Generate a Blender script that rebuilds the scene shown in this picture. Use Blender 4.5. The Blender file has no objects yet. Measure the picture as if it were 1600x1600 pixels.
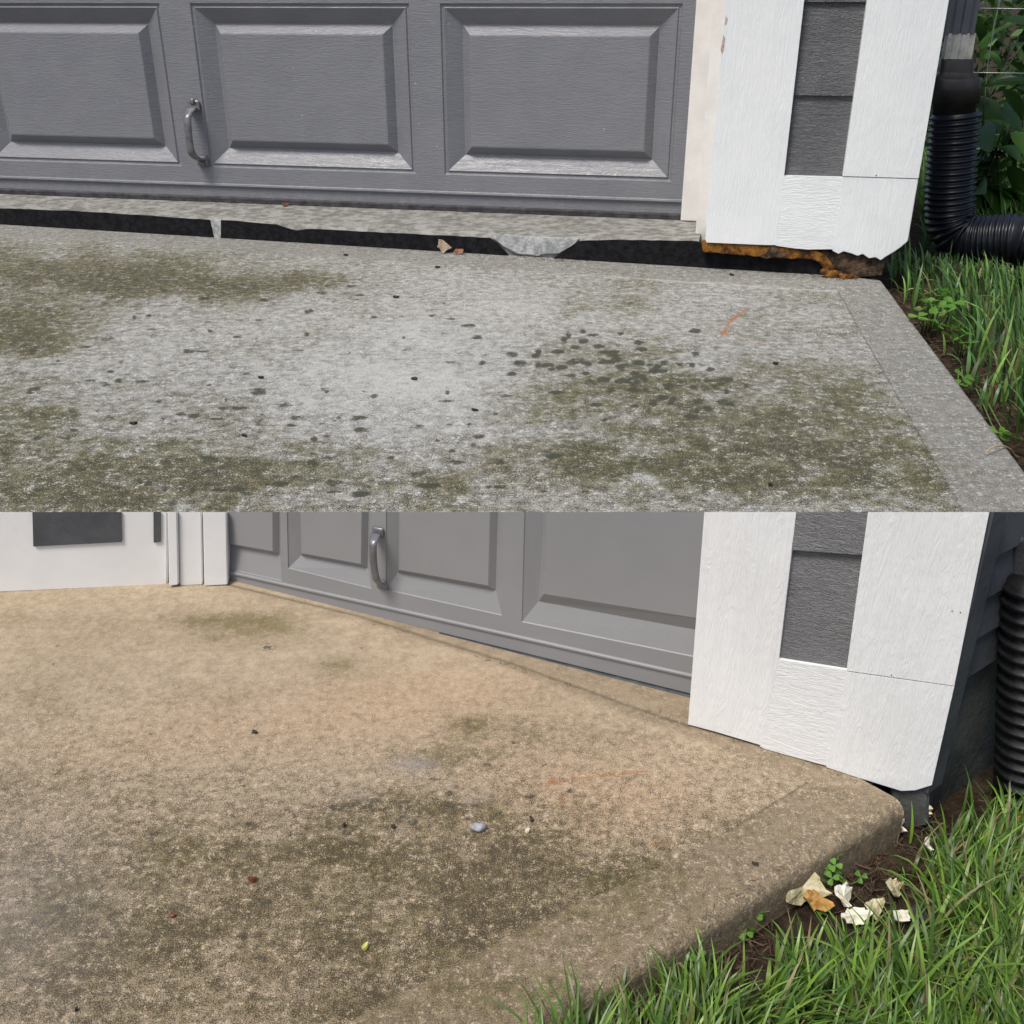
import bpy, bmesh, math, random
import numpy as np
from mathutils import Vector, Matrix
random.seed(7); rng = np.random.default_rng(7)
SC = bpy.context.scene
COL = SC.collection

# ------------------------------------------------------------------ camera
H = 0.8                                   # crouching photographer
PITCH = math.atan(0.5)
cd = bpy.data.cameras.new('camera'); cam = bpy.data.objects.new('camera', cd); COL.objects.link(cam)
cd.lens = 36.0; cd.sensor_width = 36.0; cd.clip_start = 0.02; cd.clip_end = 500
cam.location = (0, 0, H); cam.rotation_euler = (math.pi/2 - PITCH, 0, 0)
SC.camera = cam
# ------------------------------------------------------------------ sky, sun, exposure
SUN = Vector((-0.38, -0.44, 1.0)).normalized()
w = bpy.data.worlds.new('World'); SC.world = w; w.use_nodes = True
wn = w.node_tree.nodes; wl = w.node_tree.links
sky = wn.new('ShaderNodeTexSky'); sky.sky_type = 'NISHITA'; sky.sun_disc = False
sky.sun_elevation = math.asin(SUN.z); sky.sun_rotation = math.atan2(SUN.x, SUN.y)
sky.air_density = 1.0; sky.dust_density = 3.0; sky.ozone_density = 0.6
wl.new(sky.outputs[0], wn['Background'].inputs[0]); wn['Background'].inputs[1].default_value = 0.10
sd = bpy.data.lights.new('sun', 'SUN'); sd.energy = 2.1; sd.angle = math.radians(18); sd.color = (1.0, 0.95, 0.88)
so = bpy.data.objects.new('sun', sd); COL.objects.link(so); so.location = (-2, -2, 6)
so.rotation_euler = (-SUN).to_track_quat('-Z', 'Y').to_euler()
SC.view_settings.view_transform = 'Standard'; SC.view_settings.look = 'None'
SC.view_settings.exposure = 0.47; SC.view_settings.gamma = 1.0; SC.view_settings.use_curve_mapping = False

# ------------------------------------------------------------------ survey helpers (photo sight lines -> world points)
cP, sP = math.cos(PITCH), math.sin(PITCH)
def ray(x, y):
    a = (x-800)/1600; b = (800-y)/1600
    return Vector((a, b*sP+cP, b*cP-sP))
def P(x, y, z=0.0):
    r = ray(x, y); t = (z-H)/r.z
    return Vector((r.x*t, r.y*t, z))
def pix(p):                               # world -> photo
    d = p - Vector((0, 0, H)); f = d.y*cP - d.z*sP; u = d.y*sP + d.z*cP
    return 800+1600*d.x/f, 800-1600*u/f
class Plane:                              # vertical plane through two ground points; s along it, z up, off towards the viewer
    def __init__(self, a, b):
        self.o = Vector((a.x, a.y, 0)); e = Vector((b.x-a.x, b.y-a.y, 0)); self.e = e.normalized()
        n = Vector((self.e.y, -self.e.x, 0))
        if n.dot(-self.o) < 0: n = -n
        self.n = n
    def at(self, x, y, off=0):
        r = ray(x, y); c0 = Vector((0, 0, H)); o = self.o + self.n*off
        t = (o-c0).dot(self.n)/r.dot(self.n); q = c0 + r*t
        return ((q-o).dot(self.e), q.z)
    def pt(self, s, z, off=0):
        q = self.o + self.e*s + self.n*off
        return Vector((q.x, q.y, z))
    def shifted(self, off): 
        return Plane(self.o+self.n*off, self.o+self.n*off+self.e)

# ------------------------------------------------------------------ object helpers
def setp(o, label=None, cat=None, group=None, kind=None):
    if label: o['label'] = label
    if cat: o['category'] = cat
    if group: o['group'] = group
    if kind: o['kind'] = kind
    return o
def thing(name, loc, label, cat, group=None):
    o = bpy.data.objects.new(name, None); o.empty_display_size = 0.05; COL.objects.link(o); o.location = loc
    return setp(o, label, cat, group)
def rootloc(o):
    v = Vector((0, 0, 0))
    while o is not None: v += o.location; o = o.parent
    return v
def link(name, me, mat, parent=None, smooth=False):
    if mat is not None and not me.materials: me.materials.append(mat)
    if smooth:
        for p in me.polygons: p.use_smooth = True
    o = bpy.data.objects.new(name, me); COL.objects.link(o)
    if parent is not None:
        o.parent = parent; o.matrix_parent_inverse = Matrix.Translation(-rootloc(parent))
    return o
def frombm(name, bm, mat, parent=None, smooth=False):
    me = bpy.data.meshes.new(name); bmesh.ops.recalc_face_normals(bm, faces=bm.faces[:]); bm.to_mesh(me); bm.free()
    return link(name, me, mat, parent, smooth)
def pydata(name, vs, fs, mat, parent=None, smooth=False):
    me = bpy.data.meshes.new(name); me.from_pydata([tuple(v) for v in vs], [], fs); me.update()
    return link(name, me, mat, parent, smooth)
CUT_N = Vector((0, sP, cP)); CUT_O = Vector((0, 0, H))
def trim_top(bm, drop=0.0):               # the front garage is built only as high as its sloping top line
    geom = bm.verts[:]+bm.edges[:]+bm.faces[:]
    r = bmesh.ops.bisect_plane(bm, geom=geom, plane_co=CUT_O-CUT_N*drop, plane_no=CUT_N, clear_outer=True)
    ed = [g for g in r['geom_cut'] if isinstance(g, bmesh.types.BMEdge)]
    if ed:
        try: bmesh.ops.holes_fill(bm, edges=ed, sides=0)
        except Exception: pass
def prism(bm, pts_front, pts_back):
    f = [bm.verts.new(p) for p in pts_front]; b = [bm.verts.new(p) for p in pts_back]; n = len(f)
    bm.faces.new(f); bm.faces.new(b[::-1])
    for i in range(n): bm.faces.new((f[i], f[(i+1) % n], b[(i+1) % n], b[i])[::-1])
def board(name, pl, poly, off, thick, mat, parent, px=True, bev=0.002, cut=False, wob=0.0):
    """a board on plane pl; poly in photo points or (s,z); front face at off, thickness behind it"""
    q = [pl.at(x, y, off) for x, y in poly] if px else poly
    bm = bmesh.new()
    prism(bm, [pl.pt(s, z, off) for s, z in q], [pl.pt(s, z, off-thick) for s, z in q])
    bmesh.ops.recalc_face_normals(bm, faces=bm.faces[:])
    if bev: bmesh.ops.bevel(bm, geom=bm.edges[:], offset=bev, segments=2, affect='EDGES', clamp_overlap=True)
    if cut: trim_top(bm)
    o = frombm(name, bm, mat, parent)
    return o
def tube(bm, pts, rad, n=12, flat=None):
    """swept tube; rad per point"""
    rings = []; up0 = Vector((0.13, -0.2, 1)).normalized()
    prev = None
    for i, p in enumerate(pts):
        d = (pts[min(i+1, len(pts)-1)] - pts[max(i-1, 0)]).normalized()
        if prev is None:
            a = d.orthogonal().normalized()
        else:
            a = (prev - d*prev.dot(d)).normalized()
        prev = a; b = d.cross(a); r = rad[i] if hasattr(rad, '__len__') else rad
        rings.append([bm.verts.new(p + (a*math.cos(t)+b*math.sin(t))*r) for t in [2*math.pi*k/n for k in range(n)]])
    for i in range(len(rings)-1):
        for k in range(n):
            bm.faces.new((rings[i][k], rings[i][(k+1) % n], rings[i+1][(k+1) % n], rings[i+1][k]))
    bm.faces.new(rings[0][::-1]); bm.faces.new(rings[-1])

# ------------------------------------------------------------------ materials
class NT:
    def __init__(self, name):
        self.m = bpy.data.materials.new(name); self.m.use_nodes = True
        self.t = self.m.node_tree; self.b = self.t.nodes['Principled BSDF']; self.out = self.t.nodes['Material Output']
    def n(self, typ, **kw):
        o = self.t.nodes.new(typ)
        for k, v in kw.items():
            if k in o.inputs: self.put(o, k, v)
            else: setattr(o, k, v)
        return o
    def put(self, node, key, v):
        i = node.inputs[key]
        if hasattr(v, 'is_output') or isinstance(v, bpy.types.NodeSocket): self.t.links.new(v, i)
        else: i.default_value = v
    def coord(self, scale=(1, 1, 1), which='Object', rotz=0.0):
        c = self.n('ShaderNodeTexCoord'); m = self.n('ShaderNodeMapping')
        self.t.links.new(c.outputs[which], m.inputs[0]); m.inputs['Scale'].default_value = scale; m.inputs['Rotation'].default_value = (0, 0, rotz)
        return m.outputs[0]
    def noise(self, vec, scale, detail=4, rough=0.6, dist=0.0):
        o = self.n('ShaderNodeTexNoise'); self.t.links.new(vec, o.inputs['Vector'])
        o.inputs['Scale'].default_value = scale; o.inputs['Detail'].default_value = detail; o.inputs['Roughness'].default_value = rough; o.inputs['Distortion'].default_value = dist
        return o.outputs[0]
    def math(self, op, a, b=0.0, c=None, clamp=False):
        o = self.n('ShaderNodeMath', operation=op); o.use_clamp = clamp
        for i, v in enumerate((a, b) if c is None else (a, b, c)):
            if isinstance(v, (int, float)): o.inputs[i].default_value = v
            else: self.t.links.new(v, o.inputs[i])
        return o.outputs[0]
    def step(self, v, lo, hi, a=0.0, b=1.0):
        o = self.n('ShaderNodeMapRange', interpolation_type='SMOOTHSTEP')
        self.t.links.new(v, o.inputs[0])
        for i, q in enumerate((lo, hi, a, b)): o.inputs[1+i].default_value = q
        return o.outputs[0]
    def mix(self, f, a, b, mode='MIX'):
        o = self.n('ShaderNodeMix', data_type='RGBA', blend_type=mode)
        for sock, v in ((o.inputs[0], f), (o.inputs[6], a), (o.inputs[7], b)):
            if isinstance(v, (int, float)): sock.default_value = v
            elif isinstance(v, tuple): sock.default_value = v if len(v) == 4 else v+(1,)
            else: self.t.links.new(v, sock)
        return o.outputs[2]
    def attr(self, name):
        o = self.n('ShaderNodeAttribute'); o.attribute_name = name; return o
    def sep(self, col):
        o = self.n('ShaderNodeSeparateColor'); self.t.links.new(col, o.inputs[0]); return o.outputs
    def bump(self, h, dist, strength=1.0, normal=None):
        o = self.n('ShaderNodeBump'); self.t.links.new(h, o.inputs['Height']); o.inputs['Distance'].default_value = dist; o.inputs['Strength'].default_value = strength
        if normal is not None: self.t.links.new(normal, o.inputs['Normal'])
        return o.outputs[0]
    def done(self, col=None, rough=0.7, normal=None, spec=0.5, metal=0.0):
        for k, v in (('Base Color', col), ('Roughness', rough), ('Normal', normal), ('Specular IOR Level', spec), ('Metallic', metal)):
            if v is None: continue
            i = self.b.inputs[k]
            if isinstance(v, tuple): i.default_value = v if len(v) == 4 else v+(1,)
            elif isinstance(v, (int, float)): i.default_value = v
            else: self.t.links.new(v, i)
        return self.m

def mat_concrete(name, light, mid, dark, algae, spotc, grain, warm, mott=0.5):
    t = NT(name); v = t.coord()
    st = t.attr('stain'); zn = t.attr('zone')
    S = t.sep(st.outputs['Color']); Z = t.sep(zn.outputs['Color'])
    algae_a, spot_a, white_a = S[0], S[1], S[2]; rust_a = st.outputs['Alpha']
    border_a, line_a, tint_a = Z[0], Z[1], Z[2]; peb_a = zn.outputs['Alpha']
    fine = t.noise(v, grain, 5, 0.72); fine2 = t.noise(v, grain*2.3, 3, 0.7)
    med = t.noise(v, grain*0.11, 5, 0.65); big = t.noise(v, grain*0.022, 4, 0.6)
    vor = t.n('ShaderNodeTexVoronoi'); t.t.links.new(v, vor.inputs['Vector']); vor.inputs['Scale'].default_value = grain*1.1; vor.inputs['Randomness'].default_value = 1
    cell = t.sep(vor.outputs['Color'])
    base = t.mix(t.step(med, 0.36, 0.64), mid, light)
    base = t.mix(t.math('MULTIPLY', t.step(big, 0.45, 0.62), 0.35), base, mid)
    base = t.mix(t.math('MULTIPLY', white_a, 0.75), base, light)
    base = t.mix(t.math('MULTIPLY', tint_a, 0.8), base, warm)
    # tooled border: finer, greyer
    smo = t.math('SUBTRACT', 1.0, t.math('MULTIPLY', t.attr('smooth').outputs['Fac'], 0.65))
    grainamt = t.math('MULTIPLY', smo, t.math('SUBTRACT', 1.0, t.math('MULTIPLY', border_a, 0.30)))
    bordc = t.mix(t.step(med, 0.3, 0.7), tuple(a*0.50+b*0.50 for a, b in zip(mid, dark)), tuple(a*0.85 for a in mid))
    base = t.mix(t.math('MULTIPLY', border_a, 0.92), base, bordc)
    # weathering at every scale
    mid2 = t.noise(v, grain*0.36, 4, 0.7); mid3 = t.noise(v, grain*0.20, 6, 0.8)
    cn = lambda q, k: t.math('MULTIPLY', t.math('SUBTRACT', q, 0.5), k)
    val = t.math('ADD', cn(fine, 3.6), t.math('ADD', cn(mid2, 2.2), cn(med, 1.4)))
    val2 = t.math('ADD', cn(fine2, 3.8), t.math('ADD', cn(mid2, 1.4), cn(mid3, 1.2)))
    col = t.mix(t.math('MULTIPLY', t.step(mid3, 0.36, 0.66), t.math('MULTIPLY', grainamt, mott)), base, tuple(a*0.62 for a in mid))
    # algae film, soft, soaked into the surface
    fs = t.math('ADD', algae_a, t.math('ADD', cn(med, 1.1), cn(mid3, 0.9)))
    film = t.math('MULTIPLY', t.step(fs, 0.14, 1.0), 0.86)
    col = t.mix(film, col, t.mix(t.step(big, 0.4, 0.6), tuple(a*1.75 for a in algae), (algae[0]*1.55, algae[1]*1.65, algae[2]*1.25)))
    pale = t.math('MULTIPLY', t.step(val, -0.18, -0.50), t.math('MULTIPLY', grainamt, 0.85))
    col = t.mix(pale, col, tuple(min(1, a*1.22) for a in light))
    # dark pores, denser where the film is
    pore = t.step(t.math('ADD', val2, t.math('SUBTRACT', t.math('MULTIPLY', algae_a, 0.38), t.math('MULTIPLY', white_a, 0.12))), 0.16, 0.42)
    pore = t.math('MULTIPLY', t.math('MULTIPLY', pore, smo), t.math('SUBTRACT', 0.92, t.math('MULTIPLY', border_a, 0.22)))
    col = t.mix(t.math('MULTIPLY', t.step(t.math('ADD', white_a, cn(mid2, 0.8)), 0.5, 0.95), 0.6), col, light)
    col = t.mix(pore, col, tuple(a*0.75 for a in dark))
    # lichen spots
    sp = t.math('ADD', spot_a, t.math('MULTIPLY', t.math('SUBTRACT', t.noise(v, grain*0.45, 5, 0.8), 0.5), 2.6))
    sp = t.math('MULTIPLY', t.step(sp, 0.32, 0.74), t.step(spot_a, 0.08, 0.2))
    col = t.mix(t.math('MULTIPLY', sp, 0.93), col, spotc)
    ru = t.math('MULTIPLY', t.step(t.math('ADD', rust_a, t.math('MULTIPLY', val, 0.5)), 0.25, 0.95), t.step(rust_a, 0.03, 0.25))
    col = t.mix(t.math('MULTIPLY', ru, 0.75), col, (0.36, 0.13, 0.035))
    col = t.mix(t.math('MULTIPLY', peb_a, 0.55), col, (0.27, 0.255, 0.25))
    col = t.mix(t.math('MULTIPLY', t.step(line_a, 0.2, 0.9), 0.6), col, dark)
    hgt = t.math('ADD', t.math('MULTIPLY', fine, grainamt), t.math('MULTIPLY', med, 0.8))
    nb = t.bump(hgt, 0.8/grain, 0.8)
    return t.done(col, 0.82, nb, 0.35)

def mat_grain(name, col1, col2, vec_scale, dist, rough, spec, strength=0.8, rotz=0.0, paintlump=0.0, wav=6.0, dirt=0.0, dust=0.0):
    """painted, embossed wood grain"""
    t = NT(name); v = t.coord(vec_scale, rotz=rotz); v0 = t.coord()
    n1 = t.noise(v, wav, 4, 0.55, 0.9); n2 = t.noise(v, wav*3.2, 3, 0.6, 0.4)
    wv = t.math('SINE', t.math('MULTIPLY', n1, 46.0 if paintlump else 34.0))
    h = t.math('ADD', t.math('MULTIPLY', wv, 0.35), t.math('MULTIPLY', n2, 0.9))
    if paintlump: h = t.math('ADD', t.math('MULTIPLY', h, 0.8), t.math('MULTIPLY', t.noise(v0, paintlump, 2, 0.5, 0.0), 1.1))
    nb = t.bump(h, dist, strength)
    big = t.noise(v0, 7.0, 4, 0.6)
    col = t.mix(t.step(big, 0.35, 0.65), col1, col2)
    if dirt:
        d = t.step(t.noise(v0, 28, 5, 0.75), 0.63, 0.78)
        col = t.mix(t.math('MULTIPLY', d, dirt), col, tuple(c*0.45 for c in col1))
    if dust:                                # dried splash marks low on the door, and specks
        sx = t.n('ShaderNodeSeparateXYZ'); t.t.links.new(v0, sx.inputs[0])
        lowm = t.step(t.math('ADD', sx.outputs[2], t.math('MULTIPLY', t.noise(t.coord((6, 6, 1.5)), 3, 4, 0.7), 0.25)), 0.36, 0.14)
        sm = t.math('MULTIPLY', lowm, t.step(t.noise(v0, 34, 6, 0.8), 0.45, 0.68))
        col = t.mix(t.math('MULTIPLY', sm, dust*1.6), col, (0.34, 0.33, 0.31))
        vv = t.n('ShaderNodeTexVoronoi'); t.t.links.new(v0, vv.inputs['Vector']); vv.inputs['Scale'].default_value = 13
        col = t.mix(t.math('MULTIPLY', t.step(vv.outputs['Distance'], 0.045, 0.02), 0.7), col, (0.5, 0.5, 0.5))
    rg = t.math('ADD', t.math('MULTIPLY', t.noise(v0, 22, 3, 0.6), 0.25), rough-0.12)
    return t.done(col, rg, nb, spec)

def mat_simple(name, c1, c2, scale=20, rough=0.7, bump=0.0, bscale=60, spec=0.4, lo=0.35, hi=0.65, metal=0.0):
    t = NT(name); v = t.coord()
    col = t.mix(t.step(t.noise(v, scale, 5, 0.65), lo, hi), c1, c2)
    nb = t.bump(t.noise(v, bscale, 5, 0.65), bump, 0.9) if bump else None
    return t.done(col, rough, nb, spec, metal)

def mat_leaf(name, rough=0.45, trans=0.35):
    t = NT(name); a = t.attr('tone')
    t.done(a.outputs['Color'], rough, None, 0.45)
    tr = t.n('ShaderNodeBsdfTranslucent'); t.t.links.new(a.outputs['Color'], tr.inputs[0])
    mx = t.n('ShaderNodeMixShader'); mx.inputs[0].default_value = trans
    t.t.links.new(t.b.outputs[0], mx.inputs[1]); t.t.links.new(tr.outputs[0], mx.inputs[2]); t.t.links.new(mx.outputs[0], t.out.inputs[0])
    return t.m
def mat_leaf_plain(name, c1, c2, rough=0.45, trans=0.3, scale=9):
    t = NT(name); oi = t.n('ShaderNodeObjectInfo'); v = t.coord()
    col = t.mix(oi.outputs['Random'], c1, c2)
    col = t.mix(t.math('MULTIPLY', t.noise(v, scale*6, 3), 0.35), col, tuple(x*0.5 for x in c1))
    t.done(col, rough, None, 0.4)
    tr = t.n('ShaderNodeBsdfTranslucent'); t.t.links.new(col, tr.inputs[0])
    mx = t.n('ShaderNodeMixShader'); mx.inputs[0].default_value = trans
    t.t.links.new(t.b.outputs[0], mx.inputs[1]); t.t.links.new(tr.outputs[0], mx.inputs[2]); t.t.links.new(mx.outputs[0], t.out.inputs[0])
    return t.m

M = {}
M['slabA'] = mat_concrete('grey_concrete', (0.49, 0.49, 0.465), (0.325, 0.318, 0.288), (0.055, 0.052, 0.040), (0.108, 0.096, 0.038), (0.050, 0.053, 0.034), 140.0, (0.40, 0.36, 0.31))
M['slabB'] = mat_concrete('tan_concrete', (0.48, 0.385, 0.268), (0.35, 0.275, 0.182), (0.062, 0.048, 0.030), (0.110, 0.086, 0.041), (0.060, 0.054, 0.034), 330.0, (0.50, 0.345, 0.215), 0.3)
M['soil'] = mat_simple('dark_soil', (0.022, 0.015, 0.010), (0.06, 0.042, 0.028), 45, 0.95, 0.012, 70, 0.1)
M['doorA'] = mat_grain('grey_door_paint', (0.172, 0.177, 0.195), (0.188, 0.193, 0.210), (3.0, 3.0, 26.0), 0.0015, 0.38, 0.55, 0.42, dust=0.22, wav=3.0)
M['doorB'] = mat_grain('grey_door_paint_front', (0.228, 0.230, 0.237), (0.242, 0.244, 0.251), (3.0, 3.0, 30.0), 0.0005, 0.48, 0.5, 0.12, wav=4.0)
M['whiteV'] = mat_grain('white_paint_upright_grain', (0.77, 0.79, 0.79), (0.81, 0.825, 0.825), (26, 26, 2.6), 0.0015, 0.34, 0.55, 0.42, paintlump=38, wav=1.5)
M['whiteH'] = mat_grain('white_paint_level_grain', (0.77, 0.79, 0.79), (0.81, 0.825, 0.825), (3.0, 3.0, 26), 0.0019, 0.34, 0.55, 0.5, paintlump=40, wav=2.2)
M['whiteBV'] = mat_grain('white_paint_front_upright_grain', (0.75, 0.755, 0.75), (0.79, 0.795, 0.79), (44, 44, 5.5), 0.0011, 0.34, 0.55, 0.42, paintlump=75, wav=1.9)
M['whiteBH'] = mat_grain('white_paint_front_level_grain', (0.75, 0.755, 0.75), (0.79, 0.795, 0.79), (6.0, 6.0, 44), 0.0011, 0.34, 0.55, 0.48, paintlump=75, wav=2.8)
M['whiteS'] = mat_simple('white_smooth_paint', (0.70, 0.70, 0.695), (0.745, 0.745, 0.74), 8, 0.5, 0.0006, 40)
M['jamb'] = mat_simple('off_white_jamb_paint', (0.68, 0.66, 0.63), (0.76, 0.74, 0.71), 9, 0.5, 0.0008, 60)
M['sidingA'] = mat_grain('grey_siding', (0.125, 0.126, 0.133), (0.150, 0.151, 0.158), (4, 4, 24), 0.0034, 0.55, 0.35, 0.8, paintlump=0, wav=4.5)
M['sidingB'] = mat_grain('grey_siding_front', (0.17, 0.17, 0.175), (0.21, 0.21, 0.215), (9, 9, 44), 0.0020, 0.55, 0.35, 0.8, wav=5.0)
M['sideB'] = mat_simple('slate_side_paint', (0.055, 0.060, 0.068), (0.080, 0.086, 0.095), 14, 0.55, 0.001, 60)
M['felt'] = mat_simple('black_felt', (0.006, 0.006, 0.007), (0.016, 0.016, 0.018), 40, 0.9, 0.006, 90, 0.15)
M['rot'] = mat_simple('rotted_orange_wood', (0.045, 0.020, 0.009), (0.30, 0.135, 0.028), 30, 0.85, 0.010, 55, 0.15)
M['rotdark'] = mat_simple('rotted_dark_wood', (0.03, 0.024, 0.018), (0.13, 0.085, 0.055), 40, 0.9, 0.010, 60, 0.1)
M['found'] = mat_simple('old_floor_concrete', (0.15, 0.147, 0.13), (0.33, 0.325, 0.305), 24, 0.85, 0.004, 90, 0.3)
M['foundpale'] = mat_simple('pale_cement_patch', (0.26, 0.27, 0.27), (0.50, 0.51, 0.50), 40, 0.9, 0.004, 110, 0.3)
M['foundside'] = mat_simple('grey_foundation', (0.06, 0.064, 0.06), (0.11, 0.115, 0.105), 12, 0.85, 0.003, 80, 0.2)
M['plastic'] = mat_simple('black_plastic', (0.007, 0.008, 0.012), (0.013, 0.014, 0.020), 14, 0.32, 0.0006, 50, 0.5)
M['plasticB'] = mat_simple('black_plastic_dusty', (0.005, 0.005, 0.006), (0.012, 0.012, 0.013), 30, 0.36, 0.0008, 80, 0.5)
M['adapter'] = mat_simple('dark_brown_plastic', (0.020, 0.018, 0.016), (0.040, 0.034, 0.028), 20, 0.4, 0.0006, 60)
M['bare'] = mat_simple('bare_downspout', (0.52, 0.47, 0.38), (0.78, 0.74, 0.65), 22, 0.6, 0.0015, 60)
M['spout'] = mat_simple('grey_downspout_paint', (0.135, 0.135, 0.145), (0.16, 0.16, 0.17), 10, 0.45, 0.0005, 40)
M['steel'] = mat_simple('grey_painted_metal', (0.13, 0.13, 0.14), (0.20, 0.20, 0.21), 40, 0.32, 0.0008, 120, 0.6, metal=0.35)
M['seal'] = mat_simple('door_bottom_seal', (0.035, 0.033, 0.036), (0.075, 0.072, 0.076), 30, 0.6, 0.001, 70)
M['sealB'] = mat_simple('door_bottom_seal_front', (0.03, 0.033, 0.038), (0.06, 0.064, 0.07), 30, 0.6, 0.001, 70)
M['blade'] = mat_leaf('grass_blades', 0.38, 0.30)
M['clover'] = mat_leaf_plain('clover_leaf', (0.12, 0.29, 0.035), (0.19, 0.40, 0.06), 0.5, 0.4)
M['cloverstem'] = mat_simple('clover_stem', (0.09, 0.16, 0.04), (0.13, 0.2, 0.06))
M['shrub'] = mat_leaf_plain('shrub_leaf', (0.016, 0.050, 0.014), (0.085, 0.19, 0.035), 0.4, 0.35)
M['hedge'] = mat_leaf('hedge_leaves', 0.45, 0.3)
M['bark'] = mat_simple('shrub_stem', (0.03, 0.035, 0.02), (0.06, 0.06, 0.035))
M['wire'] = mat_simple('galvanised_wire', (0.35, 0.37, 0.37), (0.5, 0.52, 0.52), 30, 0.4, 0, 10, 0.5, metal=0.6)
M['leafdry'] = mat_simple('dry_leaf', (0.26, 0.19, 0.13), (0.42, 0.34, 0.26), 60, 0.8, 0.001, 90, 0.2)
M['leafred'] = mat_simple('reddish_leaf', (0.16, 0.065, 0.035), (0.26, 0.11, 0.06), 60, 0.7)
M['twig'] = mat_simple('dark_debris', (0.030, 0.027, 0.020), (0.085, 0.075, 0.058), 90, 0.9, 0.001, 200, 0.2)
M['pebble'] = mat_simple('grey_pebble', (0.20, 0.21, 0.23), (0.38, 0.39, 0.41), 160, 0.7, 0.001, 200)
M['seed'] = mat_simple('red_brown_seed', (0.10, 0.025, 0.012), (0.20, 0.06, 0.03), 90, 0.5)
M['yellow'] = mat_simple('yellow_leaf_bit', (0.42, 0.40, 0.08), (0.55, 0.55, 0.16), 90, 0.5)
M['chip'] = mat_simple('peeled_white_paint_wood', (0.62, 0.58, 0.44), (0.86, 0.83, 0.72), 60, 0.8, 0.004, 90, 0.2)
M['chipcream'] = mat_simple('cream_wood_chip', (0.50, 0.43, 0.24), (0.70, 0.64, 0.44), 60, 0.85, 0.005, 90, 0.2)
M['chiporange'] = mat_simple('orange_wood_chip', (0.28, 0.13, 0.03), (0.58, 0.34, 0.12), 70, 0.85, 0.006, 90, 0.2)
M['cone'] = mat_simple('dark_cone', (0.012, 0.011, 0.012), (0.05, 0.045, 0.045), 130, 0.7, 0.004, 160)
M['straw'] = mat_simple('dry_straw', (0.38, 0.29, 0.16), (0.55, 0.45, 0.28), 60, 0.7)

# ------------------------------------------------------------------ ground
SOIL = -0.055
gs = 300.0
gm = pydata('ground', [(-gs, -gs, SOIL), (gs, -gs, SOIL), (gs, gs, SOIL), (-gs, gs, SOIL)], [(0, 1, 2, 3)], M['soil'])
setp(gm, 'dark brown soil under the grass beside the slabs', kind='structure')

def ell(X, Y, lst):
    v = np.zeros_like(X)
    for cx, cy, rx, ry, a in lst:
        v = np.maximum(v, 0) + a*np.exp(-(((X-cx)/rx)**2 + ((Y-cy)/ry)**2))
    return v
def ell_max(X, Y, lst):
    v = np.zeros_like(X)
    for cx, cy, rx, ry, a in lst:
        v = np.maximum(v, a*np.exp(-((((X-cx)/rx)**2 + ((Y-cy)/ry)**2)**1.5)))
    return v
def seg(X, Y, pts, wdt):
    v = np.zeros_like(X)
    for (x0, y0), (x1, y1) in zip(pts[:-1], pts[1:]):
        L2 = (x1-x0)**2+(y1-y0)**2
        tt = np.clip(((X-x0)*(x1-x0)+(Y-y0)*(y1-y0))/L2, 0, 1)
        v = np.maximum(v, np.exp(-(((X-x0-tt*(x1-x0))**2+(Y-y0-tt*(y1-y0))**2)/wdt**2)))
    return v
def sd_line(X, Y, a, b):                   # >0 on the right-hand / lower side of a->b in the photo
    return ((b[0]-a[0])*(Y-a[1]) - (b[1]-a[1])*(X-a[0]))/math.hypot(b[0]-a[0], b[1]-a[1])
def vnoise(X, Y, sx, sy, seed):            # smooth value noise, -1..1
    g = np.random.default_rng(seed).uniform(-1, 1, (64, 64)); tot = 0; amp = 1; nrm = 0
    for o in range(4):
        u_ = (X/sx*2**o+31.7*o) % 63; v_ = (Y/sy*2**o+17.3*o) % 63; i = u_.astype(int); j = v_.astype(int); fu = u_-i; fv = v_-j
        fu = fu*fu*(3-2*fu); fv = fv*fv*(3-2*fv)
        q = g[j, i]*(1-fu)*(1-fv)+g[j, i+1]*fu*(1-fv)+g[j+1, i]*(1-fu)*fv+g[j+1, i+1]*fu*fv
        tot = tot+q*amp; nrm += amp; amp *= 0.62
    return tot/nrm
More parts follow.
